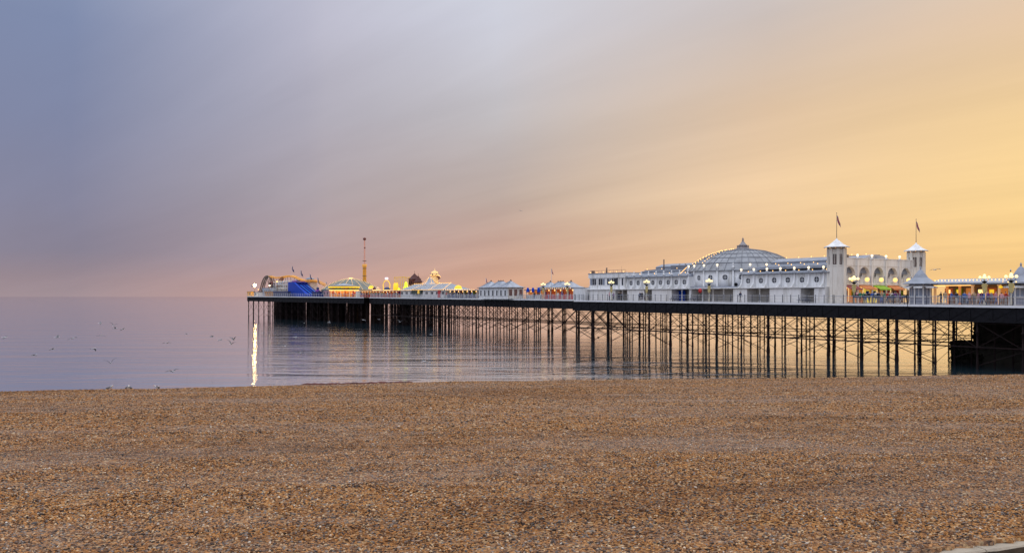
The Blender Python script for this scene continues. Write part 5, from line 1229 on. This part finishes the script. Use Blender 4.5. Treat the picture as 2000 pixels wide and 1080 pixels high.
# dark litter bins / planters and picnic tables behind the rail
for i, (px, tt, wh) in enumerate(((1261,2.4,'below the lamp standard by the left wing'),(1318,2.6,'before the blue hoarding'),(1332,2.6,'right of the blue hoarding'),(1356,2.6,'left of the red round sign'),(1570,2.6,'in the right-hand recess by the tower'))):
    s = S(px, tt); o = thing('picnic_table', 'small dark picnic table '+wh, 'table', s, tt, 'picnic tables along the pavilion'); m = NAVY if i else DRED
    b_ = MB(); b_.box(-.8,.8,-.35,.35,.70,.75); obj('table_top', b_, o, mats=m)
    for y_ in (-.65,.65): b_ = MB(); b_.box(-.8,.8,y_-.12,y_+.12,.42,.46); obj('bench', b_, o, mats=m)
    for x_ in (-.6,.6):
        b_ = MB(); b_.tube([(x_,-.6,0),(x_,-.2,.70)], .035, 4); b_.tube([(x_,.6,0),(x_,.2,.70)], .035, 4); b_.box(x_-.03,x_+.03,-.7,.7,.38,.42); obj('leg', b_, o, mats=m)
# banners on the railing before the stalls and flower baskets
for i, px in enumerate((1672,1690,1712,1741,1768)):
    s = S(px, .3); o = thing('planter', ['dark planter box on the railing below the near lamp standard','dark planter box on the railing below the orange awning','dark planter box on the railing below the green awning','dark planter box on the railing below the right orange awning','dark planter box on the railing left of the grey kiosk'][i], 'planter', s, .22, 'planters along the railing')
    b_ = MB(); b_.box(-.5,.5,0,.28,.85,1.1); obj('box', b_, o, mats=NAVY); b_ = MB()
    for q in range(14): b_.ball((random.uniform(-.5,.5), random.uniform(.02,.26), random.uniform(1.08,1.25)), random.uniform(.07,.12), 5)
    obj('flowers', b_, o, mats=WEED, kind='stuff')
b_ = MB()
for i in range(8): b_.box(-.4+i*.9,.3+i*.9,.0,.02,.15,.85)
s = S(1836,.2); o = thing('strut', 'thin black strut leaning outwards at the railing by the grey kiosk', 'strut', S(1775,0), -.1, z=D(S(1775,0))-.6); b_2 = MB(); b_2.tube([(0,0,0),(-.35,.0,1.9)], .07, 6); obj('bar', b_2, o, mats=IRON)

# ---------------------------------------------------------------- gulls
def gull_meshes(dih, fold):
    b_ = MB(); b_.tube([(-.24,0,.0),(-.15,0,.02),(0,0,.03),(.14,0,.03),(.22,0,.045)], .035, 6, 0); b_.ball((.02,0,.02), .075, 8, 0, .8); b_.ball((.22,0,.05), .04, 6, 0)
    b_.add([(-.20,-.03,.01),(-.20,.03,.01),(-.36,.06,.0),(-.36,-.06,.0)], [(0,1,2,3)]); b_.add([(.25,-.012,.045),(.25,.012,.045),(.31,0,.035)], [(0,1,2)], 1)
    body = b_.mesh('body', [mat('gull_white', (.62,.62,.64), .7), YEL])
    ws = []
    for sg in (-1,1):
        w = MB(); d1, d2 = math.sin(R(dih)), math.sin(R(dih-fold)); y1, y2 = .34*math.cos(R(dih)), .36*math.cos(R(dih-fold))
        P_0 = [(.09,.03*sg,.04),(-.09,.03*sg,.04)]; P_1 = [(.13,(.03+y1)*sg,.04+.34*d1),(-.04,(.03+y1)*sg,.03+.34*d1)]; P_2 = [(-.03,(.03+y1+y2)*sg,.04+.34*d1+.36*d2),(-.07,(.03+y1+y2)*sg,.035+.34*d1+.36*d2)]
        up = P_0+P_1+P_2; lo = [(x,y,z-.018) for x,y,z in up]
        w.add(up+lo, [(0,2,3,1),(2,4,5,3),(6,7,9,8),(8,9,11,10),(0,6,8,2),(2,8,10,4),(4,10,11,5),(5,11,9,3),(3,9,7,1)]); ws.append(w.mesh('wing', mat('gull_grey', (.11,.115,.13), .7)))
    return body, ws
GV = [gull_meshes(28, 40), gull_meshes(8, 22), gull_meshes(48, 30), gull_meshes(-12, 5)]
def gull(px, py, Y, v, rz, label, big=1.0):
    X = (px-1000)/FP*Y; z = HC+(579-py)/FP*Y
    o = bpy.data.objects.new('gull', None); C.objects.link(o); o.location = (X, Y, z); o.rotation_euler = (random.uniform(-.35,.35), random.uniform(-.15,.15), rz); o.scale = (big,)*3
    tag(o, label, 'gull', 'gulls flying low over the water'); bd, ws = GV[v]; obj('body', bd, o)
    for w in ws: obj('wing', w, o)
GL = [(10,659,95,1,.3,'gull with raised wings at the left picture edge over the water'),(112,659,95,0,.4,'gull gliding left of a close pair over the pale water'),(142,661,95,1,-.3,'right-hand gull of a close pair over the pale water'),
 (67,694,85,1,.2,'gull with long drooping wings low near the beach at the left'),(102,682,90,1,.8,'faint gull above the one with drooping wings'),(183,681,92,3,.1,'faint gull level between two others over the left water'),
 (216,709,85,2,2.2,'dark gull with upright wings just above its own reflection'),(337,726,74,0,-.5,'dark banking gull nearest the beach'),(326,670,105,1,1.2,'small dark gull alone over mid water'),
 (196,631,140,1,.5,'tiny gull highest over the left water'),(198,655,120,3,1.5,'tiny dark gull below the highest one'),(225,642,120,0,.2,'tiny gull in the left of a small flock'),(240,643,120,1,.9,'tiny gull in the right of a small flock'),
 (222,636,125,2,1.6,'tiny pale gull on top of a small flock'),(364,652,120,1,.2,'tiny gull over the water left of the pier end'),(414,658,120,0,.7,'tiny gull midway to the bright reflection'),(451,672,100,2,1.3,'upright pair-left gull near the bright reflection'),
 (456,664,105,2,1.0,'upright gull just above another near the bright reflection'),(430,664,110,1,.0,'flat gull left of the upright pair'),(512,651,150,2,1.9,'white gull close right of the bright reflection'),
 (556,676,110,0,2.2,'dark gull below the blue slide reflection'),(585,690,100,0,-.7,'dark diving gull below the blue slide'),(594,631,170,2,1.8,'white gull against the dark piles under the blue slide'),(643,630,170,0,.3,'white gull gliding against the dark piles under the dome'),
 (697,664,120,1,.3,'faint gull with wide wings over the tower ride reflection'),(748,655,130,2,1.9,'white gull at the edge of the dark reflection'),(781,629,165,2,1.2,'white gull with upright wings in front of the dark piles left of the restaurant'),
 (740,624,170,1,.2,'white gliding gull before the dark piles under the stalls'),(842,654,140,2,.6,'white gull over the reflection of the piles below the restaurant'),(828,706,90,1,.8,'tiny dark gull sitting low on open water'),
 (577,658,130,3,.3,'pale gull skimming the water under the blue slide'),(710,625,170,1,.9,'small white gull before the piles under the tower ride'),(1827,527,90,1,.4,'lone gull in the orange sky right of the far tower'),(1017,412,160,1,.6,'single far speck of a gull high in the middle sky')]
for (px, py, Y, v, rz, lb) in GL:
    gull(px, py, Y, v, rz, ' '.join(lb.split()[:16]), 1.0 if py > 500 else .8)
def perched(X, Y, z, rz, label, k=1.0):
    o = bpy.data.objects.new('perched_gull', None); C.objects.link(o); o.location = (X, Y, z); o.rotation_euler = (0,0,rz); o.scale = (k,)*3; tag(o, label, 'gull', 'gulls at rest')
    b_ = MB(); b_.tube([(-.22,0,.10),(-.12,0,.15),(0,0,.19),(.10,0,.24),(.15,0,.33)], .05, 7, 0); b_.ball((-.02,0,.18), .10, 8, 0, .8); b_.ball((.16,0,.36), .05, 7, 0); b_.tube([(.19,0,.36),(.27,0,.345)], .014, 4, 1)
    obj('body', b_, o, mats=[mat('gull_white',(1,1,1)), YEL]); b_ = MB(); b_.tube([(-.25,0,.13),(-.1,0,.21),(.06,0,.23)], .075, 6, 0); obj('folded_wings', b_, o, mats=mat('gull_grey',(1,1,1)))
    for y_ in (-.035,.035): b_ = MB(); b_.tube([(0,y_,0),(0,y_,.12)], .012, 4); obj('leg', b_, o, mats=YEL)
for i, (px, dy) in enumerate(((213,.3),(217,.0),(249,.1),(252,.4),(254,.2),(306,.1),(309,.4))):
    Y = crest((px-1000)/FP*46.3)+dy-.2; X = (px-1000)/FP*Y; perched(X, Y, beach_z(X, Y), random.uniform(0,6), ['white gull','grey gull','white gull, leftmost of three','white gull in the middle of three','white gull, rightmost of three','pale gull, left of two','pale gull, right of two'][i]+' resting on the shingle crest '+['at the left','beside a white one','','','','left of the bright reflection','left of the bright reflection'][i].strip() if i not in (2,3,4) else ['','','white gull leftmost of three','white gull in the middle of three','white gull rightmost of three'][i]+' resting together on the shingle crest', .6)
for i, u in enumerate((8.2,9.6,11.5,12.4,13.6,14.3)):
    w = W2(PS1+u, 11.4); perched(w.x, w.y, 15.0, random.uniform(0,6), 'gull perched '+['leftmost','second from the left','third from the left','third from the right','second from the right','rightmost'][i]+' on the dark roof left of the dome', 1.0)
w = W2(S(1974,.55), .55); perched(w.x, w.y, D(S(1974,.55))+3.78+.26, 1.0, 'gull perched on the lamp standard at the picture edge')
bpy.context.view_layer.update()
print('T all done')
